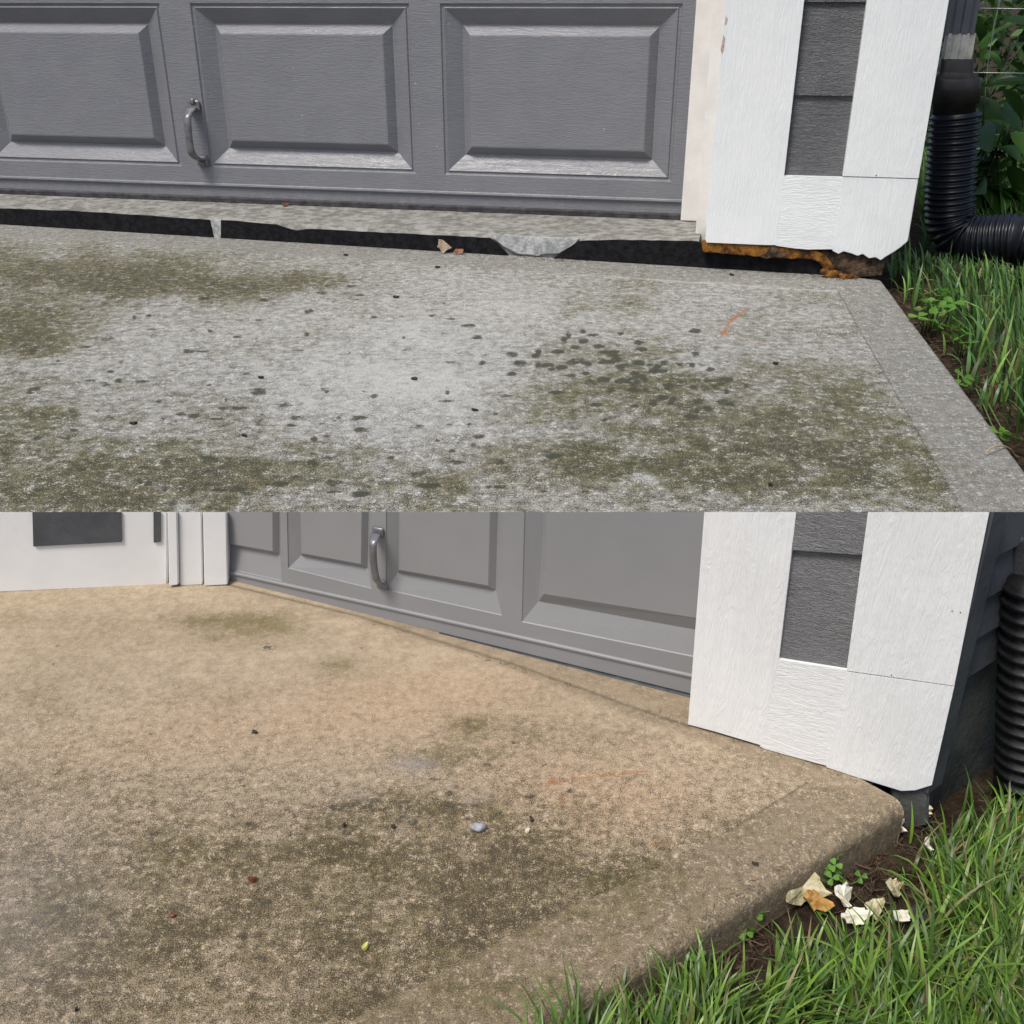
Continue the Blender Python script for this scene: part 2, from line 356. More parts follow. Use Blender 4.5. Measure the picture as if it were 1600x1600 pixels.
def slab(name, top, bottom, nu, nv, paint, mat, label, rad, drop, zfun=None):
    """concrete sheet between two survey lines, its right-hand edge rounded over and dropped to the soil"""
    us = np.linspace(0, 1, nu); vs_ = np.linspace(0, 1, nv)
    def poly(pts, u):
        x = np.array([p[0] for p in pts], float); y = np.array([p[1] for p in pts], float)
        L = np.concatenate([[0], np.cumsum(np.hypot(np.diff(x), np.diff(y)))]); L /= L[-1]
        return np.interp(u, L, x), np.interp(u, L, y)
    tx, ty = poly(top, us); bx, by = poly(bottom, us)
    X = tx[None, :]*(1-vs_[:, None]) + bx[None, :]*vs_[:, None]
    Y = ty[None, :]*(1-vs_[:, None]) + by[None, :]*vs_[:, None]
    st, zn, sm = paint(X, Y); sm = np.repeat(sm[..., None], 4, -1)
    b = (800-Y)/1600; rz = b*cP-sP; t = -H/rz
    WX = (X-800)/1600*t; WY = (b*sP+cP)*t; WZ = np.zeros_like(WX)
    # rounded edge
    e0 = np.array([WX[0, -1], WY[0, -1]]); e1 = np.array([WX[-1, -1], WY[-1, -1]]); d = (e1-e0)/np.linalg.norm(e1-e0)
    nrm = np.array([-d[1], d[0]])
    if np.dot(nrm, np.array([WX[0, 0], WY[0, 0]])-e0) > 0: nrm = -nrm
    prof = [(rad*math.sin(a), -rad*(1-math.cos(a))) for a in np.linspace(0.15, math.pi/2, 9)] + [(rad, -rad-(drop-rad)*k) for k in (0.2, 0.45, 0.7, 1.0)]
    ex, ey, ez, es, ezn, esm = [WX], [WY], [WZ], [st], [zn], [sm]
    jit = np.cumsum(rng.normal(0, 1, nv)); jit = jit-np.linspace(jit[0], jit[-1], nv); jit = jit/max(1e-6, np.abs(jit).max())*rad*0.12
    for o, z in prof:
        ex.append((WX[:, -1]+nrm[0]*(o+jit*o/rad))[:, None]); ey.append((WY[:, -1]+nrm[1]*(o+jit*o/rad))[:, None]); ez.append(np.full((nv, 1), z))
        es.append(st[:, -1:, :]); ezn.append(zn[:, -1:, :]); esm.append(sm[:, -1:, :])
    WX = np.concatenate(ex, 1); WY = np.concatenate(ey, 1); WZ = np.concatenate(ez, 1); st = np.concatenate(es, 1); zn = np.concatenate(ezn, 1); sm = np.concatenate(esm, 1)
    lin = zn[..., 1]; WZ = WZ - 0.0015*np.clip(lin, 0, 1)
    n2 = WX.shape[1]; co = np.stack([WX, WY, WZ], -1).reshape(-1, 3)
    idx = np.arange(nv*n2).reshape(nv, n2)
    f = np.stack([idx[1:, :-1], idx[1:, 1:], idx[:-1, 1:], idx[:-1, :-1]], -1).reshape(-1, 4)
    # front and back skirts close the slab down to the soil
    base = co.shape[0]
    for row in (0, nv-1):
        k = co[idx[row]].copy(); k[:, 2] = -drop; co = np.concatenate([co, k]); ii = np.arange(base, base+n2); base += n2
        a = idx[row]; q = np.stack([a[:-1], a[1:], ii[1:], ii[:-1]], -1)
        f = np.concatenate([f, q if row else q[:, ::-1]])
    me = bpy.data.meshes.new(name)
    me.from_pydata(co.tolist(), [], f.tolist()); me.update()
    for nm, arr in (('stain', st), ('zone', zn), ('smooth', sm)):
        at = me.attributes.new(nm, 'FLOAT_COLOR', 'POINT')
        full = np.zeros((co.shape[0], 4), np.float32); full[:nv*n2] = arr.reshape(-1, 4)
        at.data.foreach_set('color', full.ravel())
    for p in me.polygons: p.use_smooth = True
    o = link(name, me, mat)
    return setp(o, label, kind='structure')

# ---- rear driveway (upper half of the picture)
FELT0, FELT1 = (0, 350), (1290, 429)
EDGE_A0, EDGE_A1 = (1372, 438), (1600, 745)
def eA(y): return EDGE_A0[0] + (EDGE_A1[0]-EDGE_A0[0])*(y-EDGE_A0[1])/(EDGE_A1[1]-EDGE_A0[1])
def feltY(x): return FELT0[1] + (FELT1[1]-FELT0[1])*(x-FELT0[0])/(FELT1[0]-FELT0[0])
spA = []
for _ in range(210):
    y = random.uniform(445, 775); x = random.gauss(300, 290)
    k = (y/600)
    spA.append((x, y, random.uniform(3, 15)*k, random.uniform(1.8, 4.8)*k, random.uniform(0.5, 1.1)))
for _ in range(100):
    y = random.gauss(588, 33); x = random.gauss(985, 85) + (y-585)*0.9
    spA.append((x, y, random.uniform(5, 13), random.uniform(2.8, 5.5), random.uniform(0.75, 1.2)))
for _ in range(60):
    y = random.uniform(420, 790); x = random.uniform(-150, 1350)
    spA.append((x, y, random.uniform(3, 8)*y/600, random.uniform(1.5, 3)*y/600, random.uniform(0.4, 0.8)))
def paintA(X, Y):
    al = ell(X, Y, [(-20, 470, 150, 60, .75), (230, 425, 160, 30, .55), (500, 437, 85, 20, .62), (330, 455, 110, 18, .45), (20, 530, 90, 30, .55), (-120, 600, 150, 90, .4), (120, 440, 120, 24, .35),
                    (90, 745, 190, 60, .55), (330, 735, 130, 40, .5), (60, 660, 120, 40, .3), (250, 795, 200, 30, .45), (380, 640, 90, 25, .22), (700, 780, 120, 40, .4), (560, 730, 90, 30, .2),
                    (905, 483, 45, 20, .55), (990, 486, 38, 18, .55), (1000, 585, 130, 48, .5), (850, 610, 70, 30, .3), (1040, 665, 150, 50, .5), (1210, 705, 190, 60, .6), (1000, 740, 200, 50, .5), (1300, 620, 90, 40, .35), (1400, 750, 130, 50, .45), (1180, 600, 70, 30, .25), (830, 700, 90, 50, .3)])
    al = al*0.95 + 0.32
    al = al*(1+0.9*vnoise(X, Y, 70, 26, 3)) + 0.16*vnoise(X, Y, 38, 14, 5) + 0.10*vnoise(X, Y, 260, 100, 6)
    sp = ell_max(X, Y, spA)
    wh = ell(X, Y, [(650, 560, 190, 80, .8), (800, 480, 160, 40, .55), (470, 620, 150, 60, .4), (200, 560, 120, 60, .35), (700, 660, 140, 60, .45), (1050, 510, 140, 40, .4), (380, 500, 120, 30, .4), (1005, 748, 26, 9, .9), (1190, 722, 30, 8, .6), (1000, 700, 24, 7, .5), (1450, 560, 20, 16, .8), (700, 440, 120, 20, .3)])
    al = al*(1-0.75*np.clip(wh, 0, 1))
    ru = seg(X, Y, [(1165, 484), (1142, 500), (1130, 520)], 3.2)*.9 + seg(X, Y, [(1130, 520), (1150, 530), (1220, 540)], 2.5)*.5 + ell(X, Y, [(1130, 521, 9, 4, .6), (1362, 545, 14, 9, .3)])
    rb = sd_line(X, Y, (1310, 455), (1505, 800))       # left of the inner line: positive
    border = np.clip(0.5 - rb/5, 0, 1)
    bb = (Y - (feltY(X) + 18 + 6*X/1300))
    border = np.maximum(border, np.clip(0.5 - bb/4, 0, 1)*0.8)
    al = al*(1-0.55*border); wh = wh*(1-0.5*border)
    line = seg(X, Y, [(1310, 455), (1505, 800)], 1.8)*.9 + seg(X, Y, [(0, feltY(0)+19), (1310, 456)], 1.3)*.18
    line = line + seg(X, Y, [(450, 378), (410, 390), (355, 403)], 1.6)*.55
    white_line = seg(X, Y, [(900, 429), (1310, 456)], 1.8)*.9 + seg(X, Y, [(60, 371), (240, 381)], 1.2)*.7
    wh = np.clip(wh*(1+0.6*vnoise(X, Y, 90, 40, 8)) + 0.25*vnoise(X, Y, 30, 12, 9), 0, 1) + white_line
    st = np.stack([np.clip(al, 0, 1.2), sp, np.clip(wh, 0, 1), np.clip(ru, 0, 1)], -1)
    zn = np.stack([border, np.clip(line, 0, 1), ell(X, Y, [(880, 790, 120, 40, .35), (1420, 690, 60, 60, .2), (60, 790, 90, 30, .3)]), np.zeros_like(X)], -1)
    return st, zn, np.zeros_like(X)
slab('driveway', [(-260, feltY(-260)), (1300, feltY(1300)), EDGE_A0], [(-260, 832), (eA(832), 832)], 560, 230, paintA, M['slabA'],
     'mottled grey concrete driveway slab with green algae and dark lichen spots, sunk below the garage floor', 0.015, 0.063)

# ---- front driveway (lower half)
EDGE_B0, EDGE_B1 = (1398, 1246), (800, 1600)
def eBx(y): return EDGE_B0[0] + (EDGE_B1[0]-EDGE_B0[0])*(y-EDGE_B0[1])/(EDGE_B1[1]-EDGE_B0[1])
spB = []
for _ in range(60):
    x = random.gauss(640, 110); y = random.gauss(1262, 26) - (x-640)*0.10
    spB.append((x, y, random.uniform(6, 16), random.uniform(3, 7), random.uniform(0.35, 0.7)))
for _ in range(50):
    x = random.uniform(0, 900); y = random.uniform(960, 1250); spB.append((x, y, random.uniform(4, 14), random.uniform(2, 5), random.uniform(0.25, 0.55)))
for x, y, r, a in ((398, 1146, 7, .8), (538, 1291, 6, .9), (540, 1376, 8, .5), (415, 1410, 13, .8), (535, 1435, 9, .6), (60, 1374, 12, .5), (830, 1282, 8, .7), (950, 1305, 8, .5), (420, 1012, 16, .55), (450, 1270, 7, .4)):
    spB.append((x, y, r, r*0.5, a))
def paintB(X, Y):
    al = ell(X, Y, [(390, 975, 90, 22, .6), (330, 968, 60, 12, .3), (530, 1042, 42, 16, .65), (800, 1140, 80, 26, .5), (740, 1130, 40, 14, .35), (720, 1180, 90, 26, .4), (170, 1000, 200, 40, .32), (60, 968, 80, 14, .35), (330, 1080, 120, 30, .2),
                    (640, 1265, 150, 34, .55), (480, 1330, 220, 60, .42), (800, 1350, 160, 60, .45), (600, 1440, 240, 80, .40), (300, 1520, 220, 90, .45), (850, 1480, 160, 70, .5), (1010, 1365, 60, 30, .5), (900, 1400, 120, 30, .45), (100, 1400, 160, 90, .3), (660, 1560, 160, 60, .55), (120, 1220, 150, 40, .28), (1120, 1300, 90, 26, .25), (930, 1170, 90, 30, .22), (60, 1100, 100, 40, .2)])
    al = al*0.72 + 0.20 + 0.26*np.clip((Y-1230)/120, 0, 1)
    al = al*(1+0.7*vnoise(X, Y, 90, 36, 11)) + 0.12*vnoise(X, Y, 44, 20, 12)
    sp = ell_max(X, Y, spB)
    wh = ell(X, Y, [(90, 1490, 30, 12, .8), (320, 1418, 22, 9, .7), (180, 1417, 14, 6, .6), (300, 1340, 20, 7, .5), (370, 1175, 14, 4, .5), (490, 1385, 12, 6, .4), (535, 975, 18, 5, .7), (800, 1050, 12, 5, .5), (930, 1200, 20, 4, .3), (1010, 1465, 30, 30, .35), (850, 1590, 40, 20, .7), (960, 1500, 30, 30, .5), (1320, 1290, 40, 10, .5)])
    ru = seg(X, Y, [(1010, 1205), (930, 1213), (862, 1222)], 2.6)*.75 + ell(X, Y, [(860, 1222, 8, 4, .5)]) + seg(X, Y, [(855, 1225), (880, 1252)], 3)*.7 + seg(X, Y, [(1010, 1322), (1060, 1316)], 3)*.6
    inner = [(1262, 1222), (1160, 1285), (1080, 1330), (960, 1388), (860, 1430), (640, 1545), (520, 1610), (380, 1690)]
    xi = np.array([p[1] for p in inner]); yi = np.array([p[0] for p in inner])
    bx = np.interp(Y, xi, yi)
    border = np.clip((X-bx)/5+0.5, 0, 1)*np.clip((Y-1222)/6, 0, 1)
    bl = [(560, 968), (760, 1030), (960, 1108), (1080, 1152), (1262, 1222)]
    by = np.interp(X, [p[0] for p in bl], [p[1] for p in bl])
    border = np.maximum(border, np.clip((by-Y)/5+0.5, 0, 1)*np.clip((X-480)/120, 0, 1)*.8)
    fade = np.clip((X-500)/300, 0, 1)
    al = al*(1-0.35*np.clip(border, 0, 1))
    line = seg(X, Y, inner, 1.8)*np.clip((1420-Y)/160, 0.12, 1)*.95 + seg(X, Y, bl, 1.8)*.3*fade
    line = line + seg(X, Y, [(356, 913), (560, 962), (800, 1036), (1000, 1108), (1078, 1134)], 3.0)*.8
    pk = ell(X, Y, [(20, 1420, 150, 150, .45), (650, 1195, 34, 12, .9), (745, 1250, 20, 8, .4), (560, 1240, 30, 10, .35)])
    tint = ell(X, Y, [(560, 1130, 220, 50, .55), (900, 1220, 160, 60, .65), (680, 1080, 160, 40, .55), (300, 1150, 150, 40, .35), (1000, 1260, 140, 40, .5), (120, 1180, 140, 30, .3), (880, 1310, 140, 40, .35)])
    st = np.stack([np.clip(al, 0, 1.2), sp, np.clip(wh, 0, 1), np.clip(ru, 0, 1)], -1)
    zn = np.stack([np.clip(border, 0, 1), np.clip(line, 0, 1), np.clip(tint, 0, 1), np.clip(pk, 0, 1)], -1)
    return st, zn, np.clip((1250-Y)/220, 0, 1)
slab('driveway', [(-260, 893), (340, 890), (1075, 1068), EDGE_B0], [(-260, 1760), (eBx(1760), 1760)], 520, 300, paintB, M['slabB'],
     'tan concrete driveway slab level with the garage floor, rounded edge beside the lawn', 0.015, 0.063)

def wob(poly, amp=0.8, step=14):
    out = []
    for (x0, y0), (x1, y1) in zip(poly, poly[1:]+poly[:1]):
        k = max(1, int(math.hypot(x1-x0, y1-y0)/step))
        for j in range(k): out.append((x0+(x1-x0)*j/k, y0+(y1-y0)*j/k+random.uniform(-amp, amp)))
    return out
# ------------------------------------------------------------------ rear garage
plF = Plane(P(*FELT0), P(*FELT1))                         # face of the garage floor
zf = sum(plF.at(x, y)[1] for x, y in ((150, 334), (600, 361), (1000, 377)))/3
plD = Plane(P(0, 303, zf), P(1064, 344, zf))              # door
cb = P(1101, feltY(1101)+6)
plC = Plane(cb, cb + plD.e)                               # face of the corner boards
garA = thing('garage', plD.pt(plD.at(800, 335)[0], 0), 'garage front with grey panel door above a black gap under its floor', 'garage')
sL = plD.at(-300, 150)[0]; sR = plD.at(1064, 344)[0]
# floor slab edge
ftop = [(-300, 306.7), (0, 325), (200, 338), (345, 344), (430, 350), (490, 356), (620, 361), (770, 369), (830, 373), (902, 374), (1010, 375), (1092, 376)]
bm = bmesh.new(); n_ = len(ftop)
fr = []; 
for i, (x, y) in enumerate(ftop):
    s, z = plF.at(x, y); fr.append((s, z))
dense = []
for (s0, z0), (s1, z1) in zip(fr[:-1], fr[1:]):
    k = 14
    for j in range(k): dense.append((s0+(s1-s0)*j/k, z0+(z1-z0)*j/k))
dense.append(fr[-1])
rows = []
for s, z in dense:
    p = plF.pt(s, z); sd_ = (p-plD.o).dot(plD.e)
    jz = random.uniform(-.002, .002); jo = random.uniform(-.003, .003)
    r = [plF.pt(s, -0.05, 0), plF.pt(s, z-0.016+jz, jo), plF.pt(s, z-0.005+jz, -0.003+jo), plF.pt(s, z+jz, -0.014+jo)]
    back = plD.pt(sd_, zf, 0)
    q = r[-1]; 
    r += [q.lerp(back, 0.35) , q.lerp(back, 0.7), back, plD.pt(sd_, zf, -0.25)]
    rows.append([bm.verts.new(v) for v in r])
for a, b in zip(rows[:-1], rows[1:]):
    for k in range(len(a)-1): bm.faces.new((a[k], b[k], b[k+1], a[k+1]))
frombm('floor_edge', bm, M['found'], garA, True)
# pale patch of cement on the face
board('cement_patch', plF, wob([(768, 370), (792, 368), (850, 372), (905, 374), (893, 386), (874, 397), (840, 400), (806, 397), (786, 386)], 1.6, 7), 0.010, 0.02, M['foundpale'], garA, bev=0.003)
board('cement_patch', plF, [(325, 343), (348, 344), (350, 374), (330, 373)], 0.003, 0.01, M['foundpale'], garA, bev=0.002)
def fb(x): return feltY(x)+3
board('felt_strip', plF, wob([(-300, 308), (0, 326), (120, 330), (240, 338), (327, 344), (334, fb(334)), (0, fb(0)), (-300, fb(-300))], .5), 0.008, 0.007, M['felt'], garA, bev=0)
board('felt_strip', plF, wob([(345, 344), (430, 351), (447, 356), (462, 361), (478, 358), (600, 364), (765, 372), (776, 380), (797, fb(797)), (345, fb(345))], .5), 0.009, 0.007, M['felt'], garA, bev=0)
board('felt_strip', plF, wob([(862, fb(862)), (880, 393), (903, 377), (960, 375), (1089, 377), (1105, 383), (1300, 392), (1335, fb(1335)), (1100, fb(1100))], .5), 0.010, 0.008, M['felt'], garA, bev=0)

# door: pressed steel skin with raised panels
door = thing('door', garA.location, 'x', 'x'); door.parent = garA; door.location = (0, 0, 0)
for k in ('label', 'category'): del door[k]
me0 = bpy.data.meshes.new('door')
def dz(x, y): return plD.at(x, y)
zb = (dz(330, 258)[1]+dz(649, 272)[1]+dz(695, 273)[1]+dz(1047, 287)[1])/4     # panel bottom
zt = (dz(297, 3)[1]+dz(640, 6)[1]+dz(687, 5)[1]+dz(1069, 6)[1])/4             # panel top
s2a = (dz(297, 3)[0]+dz(327, 255)[0])/2; s2b = (dz(640, 6)[0]+dz(649, 272)[0])/2
s3a = (dz(687, 5)[0]+dz(695, 273)[0])/2; s3b = (dz(1069, 6)[0]+dz(1047, 287)[0])/2
s1b = (dz(250, 3)[0]+dz(282, 256)[0])/2
pw = s2b-s2a; pitch = s3a-s2a
cols = [(s3a, s3b), (s2a, s2b)] + [(s1b-pw-pitch*k, s1b-pitch*k) for k in range(2)]
zr = (dz(0, 269)[1]+dz(800, 304)[1]+dz(1060, 314)[1])/3     # ridge line
sec = zt+0.07-zf
nrow = 3
def rect_frame(outer, holes, pl, off, thick):
    bm = bmesh.new(); es = []
    def loop(r):
        v = [bm.verts.new(pl.pt(s, z, off)) for s, z in r]
        return [bm.edges.new((v[i], v[(i+1) % len(v)])) for i in range(len(v))]
    es += loop(outer)
    for h in holes: es += loop(h)
    bmesh.ops.triangle_fill(bm, edges=es, use_beauty=True, use_dissolve=False)
    # thickness: a back sheet
    b = [bm.verts.new(pl.pt(s, z, off-thick)) for s, z in outer]; bm.faces.new(b)
    return bm
def R4(a, b, c, d): return [(a, c), (b, c), (b, d), (a, d)]
ROWZ = [(zb, zt)] + [(zb+sec*k+0.0, zt+sec*k) for k in range(1, nrow)]
holes = [R4(a, b, c, d) for (a, b) in cols for (c, d) in ROWZ]
zdtop = zf + sec*nrow
bm = rect_frame(R4(sL-1.0, sR, zr, zdtop), holes, plD, 0.0, 0.05)
leaf = frombm('door_skin', bm, M['doorA'], door)
gsz = (zt-zb)
def panel_mesh(pl, rings, mat, name, parent, cut=False, off=0.0):
    """rings: list of (4 (s,z) corners, offset) from outside in"""
    bm = bmesh.new(); L = []
    for q, o in rings: L.append([bm.verts.new(pl.pt(s, z, off+o)) for s, z in q])
    for a, b in zip(L[:-1], L[1:]):
        for i in range(4): bm.faces.new((a[i], a[(i+1) % 4], b[(i+1) % 4], b[i]))
    bm.faces.new(L[-1])
    if cut: trim_top(bm)
    return frombm(name, bm, mat, parent)
def inset(r, dx, dzz): 
    (a, c), (b, _), (_, d), _ = r
    return R4(a+dx, b-dx, c+dzz, d-dzz)
u = gsz/265.0
for (a, b) in cols:
    for (c, d) in ROWZ:
        r = R4(a, b, c, d)
        panel_mesh(plD, [(r, 0), (inset(r, 2*u, 2*u), -0.006), (inset(r, 5*u, 5*u), -0.007), (inset(r, 7*u, 7*u), -0.002), (inset(r, 33*u, 31*u), -0.034), (inset(r, 35*u, 33*u), -0.0345),
                         (inset(r, 48*u, 46*u), -0.006), (inset(r, 50*u, 48*u), -0.005)], M['doorA'], 'panel', door)
# bottom rail, ridge and seal
def strip(name, pl, s0, s1, prof, mat, parent, cut=False):
    bm = bmesh.new(); A = [bm.verts.new(pl.pt(s0, z, o)) for o, z in prof]; B = [bm.verts.new(pl.pt(s1, z, o)) for o, z in prof]
    for i in range(len(prof)-1): bm.faces.new((A[i], B[i], B[i+1], A[i+1]))
    bm.faces.new(A); bm.faces.new(B[::-1])
    return frombm(name, bm, mat, parent)
zse = zf + (zr-zf)*0.30
strip('bottom_rail', plD, sL-1.0, sR, [(-0.05, zr), (-0.001, zr), (0.004, zr-0.004), (0.005, zr-0.010), (0.000, zr-0.015), (-0.006, zr-0.020), (-0.006, zse), (-0.05, zse)], M['doorA'], door)
strip('bottom_seal', plD, sL-1.0, sR, [(-0.05, zse), (-0.004, zse-0.0005), (0.004, zse-0.004), (0.004, zse-0.010), (-0.004, zse-0.013), (-0.004, zse-0.018), (0.003, zse-0.021), (0.004, zf+0.012), (-0.006, zf+0.005), (-0.006, zf+0.001), (-0.05, zf+0.001)], M['seal'], door)
for k in range(1, nrow):
    strip('section_joint', plD, sL-1.0, sR, [(-0.01, zf+sec*k+0.012), (0.003, zf+sec*k+0.010), (0.004, zf+sec*k), (0.001, zf+sec*k-0.008), (-0.01, zf+sec*k-0.010)], M['doorA'], door)
# lift handle
def handle(pl, top, bot, px_grip, mat, parent, scale, cut=False, screws=True):
    s0, z0 = pl.at(*top); s1, z1 = pl.at(*bot)
    g0 = pl.at(*px_grip[0], 0.05*scale); g1 = pl.at(*px_grip[1], 0.05*scale)
    pts = [pl.pt(s0, z0+0.006*scale, 0.006*scale), pl.pt(s0, z0-0.02*scale, 0.008*scale), pl.pt(s0*.75+g0[0]*.25, z0*.6+g0[1]*.4, 0.022*scale), pl.pt(g0[0], g0[1], 0.05*scale),
           pl.pt((g0[0]*2+g1[0])/3, (g0[1]*2+g1[1])/3, 0.056*scale), pl.pt((g0[0]+2*g1[0])/3, (g0[1]+2*g1[1])/3, 0.056*scale), pl.pt(g1[0], g1[1], 0.05*scale),
           pl.pt(s1*.75+g1[0]*.25, z1*.6+g1[1]*.4, 0.022*scale), pl.pt(s1, z1+0.02*scale, 0.008*scale), pl.pt(s1, z1-0.006*scale, 0.006*scale)]
    # flat bar swept: width across, thin towards the viewer
    bm = bmesh.new(); W = [.018, .019, .016, .012, .011, .011, .012, .016, .019, .018]
    fine = []; fw = []
    for i in range(len(pts)-1):
        for k in range(4):
            t = k/4; p0 = pts[max(i-1, 0)]; p1 = pts[i]; p2 = pts[i+1]; p3 = pts[min(i+2, len(pts)-1)]
            fine.append(0.5*((2*p1)+(p2-p0)*t+(2*p0-5*p1+4*p2-p3)*t*t+(3*p1-p0-3*p2+p3)*t**3)); fw.append(W[i]*(1-t)+W[i+1]*t)
    fine.append(pts[-1]); fw.append(W[-1])
    rings = []
    for i, p in enumerate(fine):
        d = (fine[min(i+1, len(fine)-1)]-fine[max(i-1, 0)]).normalized(); e = pl.e; n = e.cross(d).normalized()
        wd = fw[i]*scale; th = 0.0035*scale; grip = 1 if 12 <= i <= 24 else 0
        th = th*(2.0 if grip else 1.0)
        rings.append([bm.verts.new(p+e*wd*math.cos(a)+n*th*math.sin(a)) for a in [2*math.pi*k/12 for k in range(12)]])
    for a, b in zip(rings[:-1], rings[1:]):
        for k in range(12): bm.faces.new((a[k], a[(k+1) % 12], b[(k+1) % 12], b[k]))
    bm.faces.new(rings[0]); bm.faces.new(rings[-1][::-1])
    if cut: trim_top(bm)
    h = frombm('handle', bm, mat, parent, True)
    return h
handle(plD, (304, 160), (319, 255), ((293, 182), (300, 240)), M['steel'], door, 1.35)
for x, y in ((303, 158), (318, 256)):
    s, z = plD.at(x, y); bm = bmesh.new(); tube(bm, [plD.pt(s, z, 0.012), plD.pt(s, z, 0.017), plD.pt(s, z, 0.019)], [.012, .012, .006], 10); frombm('screw', bm, M['steel'], door, True)

# jamb and corner boards
zcap = zdtop + 0.30
gap = (plC.o-plD.o).dot(plD.n)                                 # how far the corner boards stand in front of the door
def on(pl_from, pl_to, s): return (pl_from.pt(s, 0)-pl_to.o).dot(pl_to.e)
sC0 = plC.at(1101, 376)[0]; sC1 = plC.at(1416, 380)[0]
jL = sR; jR = on(plC, plD, sC0)
ang = jR-jL
zj = plD.at(1066, 345, 0.03)[1]
board('jamb', plD, R4(jL, jL+ang*0.62, zf+0.004, zcap), 0.035, 0.10, M['jamb'], garA, px=False, bev=0.003)
board('jamb', plD, R4(jL+ang*0.64, jR+0.004, zf-0.03, zcap), gap*0.60, gap*0.6+0.05, M['jamb'], garA, px=False, bev=0.003)
def zc(x, y): return plC.at(x, y)
def dn(x, y, off=0): return plC.at(x, y, off)
sidL = (zc(1258, 0)[0]+zc(1225, 275)[0])/2; sidR = (zc(1356, 0)[0]+zc(1315, 276)[0])/2
colL = (zc(1134, 5)[0]+zc(1101, 376)[0])/2; colR = (zc(1485, 0)[0]+zc(1416, 378)[0])/2
zsb = (zc(1225, 275)[1]+zc(1315, 277)[1])/2
zlap = (zc(1240, 149)[1]+zc(1333, 151)[1])/2
zlap2 = zc(1300, 3)[1]
TH = gap-0.002
def sz(*pp): return [zc(*p) for p in pp]
lb = sz((1101, 376), (1104, 379), (1150, 381), (1197, 383), (1213, 383))
board('corner_board', plC, [(colL, zcap), (colL, lb[0][1]+.004)] + [(max(s, colL), z) for s, z in lb[1:4]] + [(sidL-0.001, lb[4][1]), (sidL-0.001, zcap)], 0.0, TH, M['whiteV'], garA, px=False, bev=0.0005)
cbm = sz((1213, 384), (1240, 388), (1262, 390), (1293, 389))
board('rail_board', plC, [(sidL-.004, zsb), (sidL-.004, cbm[0][1])] + cbm[1:3] + [(sidR+.004, cbm[3][1]), (sidR+.004, zsb)], -0.0004, TH-.004, M['whiteH'], garA, px=False, bev=0.0003)
zjn = (zc(1315, 276)[1]+zc(1436, 279)[1])/2
board('corner_board', plC, R4(sidR+0.0005, colR, zjn+0.001, zcap), 0.001, TH, M['whiteV'], garA, px=False, bev=0.0005)
rag = sz((1293, 390), (1300, 392), (1310, 397), (1318, 393), (1330, 396), (1340, 400), (1348, 397), (1358, 404), (1368, 402), (1376, 407), (1386, 400), (1398, 393), (1408, 386), (1416, 377))
board('corner_board', plC, [(sidR+.0005, zjn-0.001)] + [(max(s, sidR+.0005), z) for s, z in rag[:-1]] + [(colR, rag[-1][1]), (colR, zjn-0.001)], 0.0, 0.035, M['whiteV'], garA, px=False, bev=0.0025)
board('corner_return', plC, R4(colR-0.045, colR-0.002, rag[-1][1]+.01, zcap), -0.036, TH+.2, M['whiteS'], garA, px=False, bev=0.002)
M['peel'] = mat_simple('peeled_wood', (0.36, 0.24, 0.19), (0.58, 0.47, 0.42), 90, 0.85, 0.002, 120)
for poly in ([(1134, 24), (1137, 30), (1135, 37), (1132, 39)], [(1130, 54), (1133, 60), (1131, 76), (1128, 84), (1126, 78)]):
    board('peeled_patch', plC, wob(poly, .8, 5), 0.0012, 0.003, M['peel'], garA, bev=0)
def nail(pl, x, y, r_, parent, off):
    s_, z_ = pl.at(x, y); bm = bmesh.new(); tube(bm, [pl.pt(s_, z_, off-.002), pl.pt(s_, z_, off+.0006)], r_, 8); frombm('nail_head', bm, M['twig'], parent)
nail(plC, 1369, 274, .0022, garA, .001)
# siding seen between the boards, each lap tilted out at its foot
def lap(name, pl, s0, s1, z0, z1, off, mat, parent, tilt=0.010, th=0.012, cut=False):
    bm = bmesh.new()
    f = [pl.pt(s0, z0, off+tilt), pl.pt(s1, z0, off+tilt), pl.pt(s1, z1, off), pl.pt(s0, z1, off)]
    b = [pl.pt(s0, z0, off+tilt-th), pl.pt(s1, z0, off+tilt-th), pl.pt(s1, z1, off-th), pl.pt(s0, z1, off-th)]
    prism(bm, f, b)
    if cut: trim_top(bm)
    return frombm(name, bm, mat, parent)
SO = -0.030
lap('siding_board', plC, sidL-.005, sidR+.005, zsb-0.01, zlap+0.012, SO, M['sidingA'], garA)
lh = zlap2-zlap
lap('siding_board', plC, sidL-.005, sidR+.005, zlap, zlap2+0.012, SO, M['sidingA'], garA)
for k in range(1, 4): lap('siding_board', plC, sidL-.005, sidR+.005, zlap2+lh*(k-1), zlap2+lh*k+0.012, SO, M['sidingA'], garA)
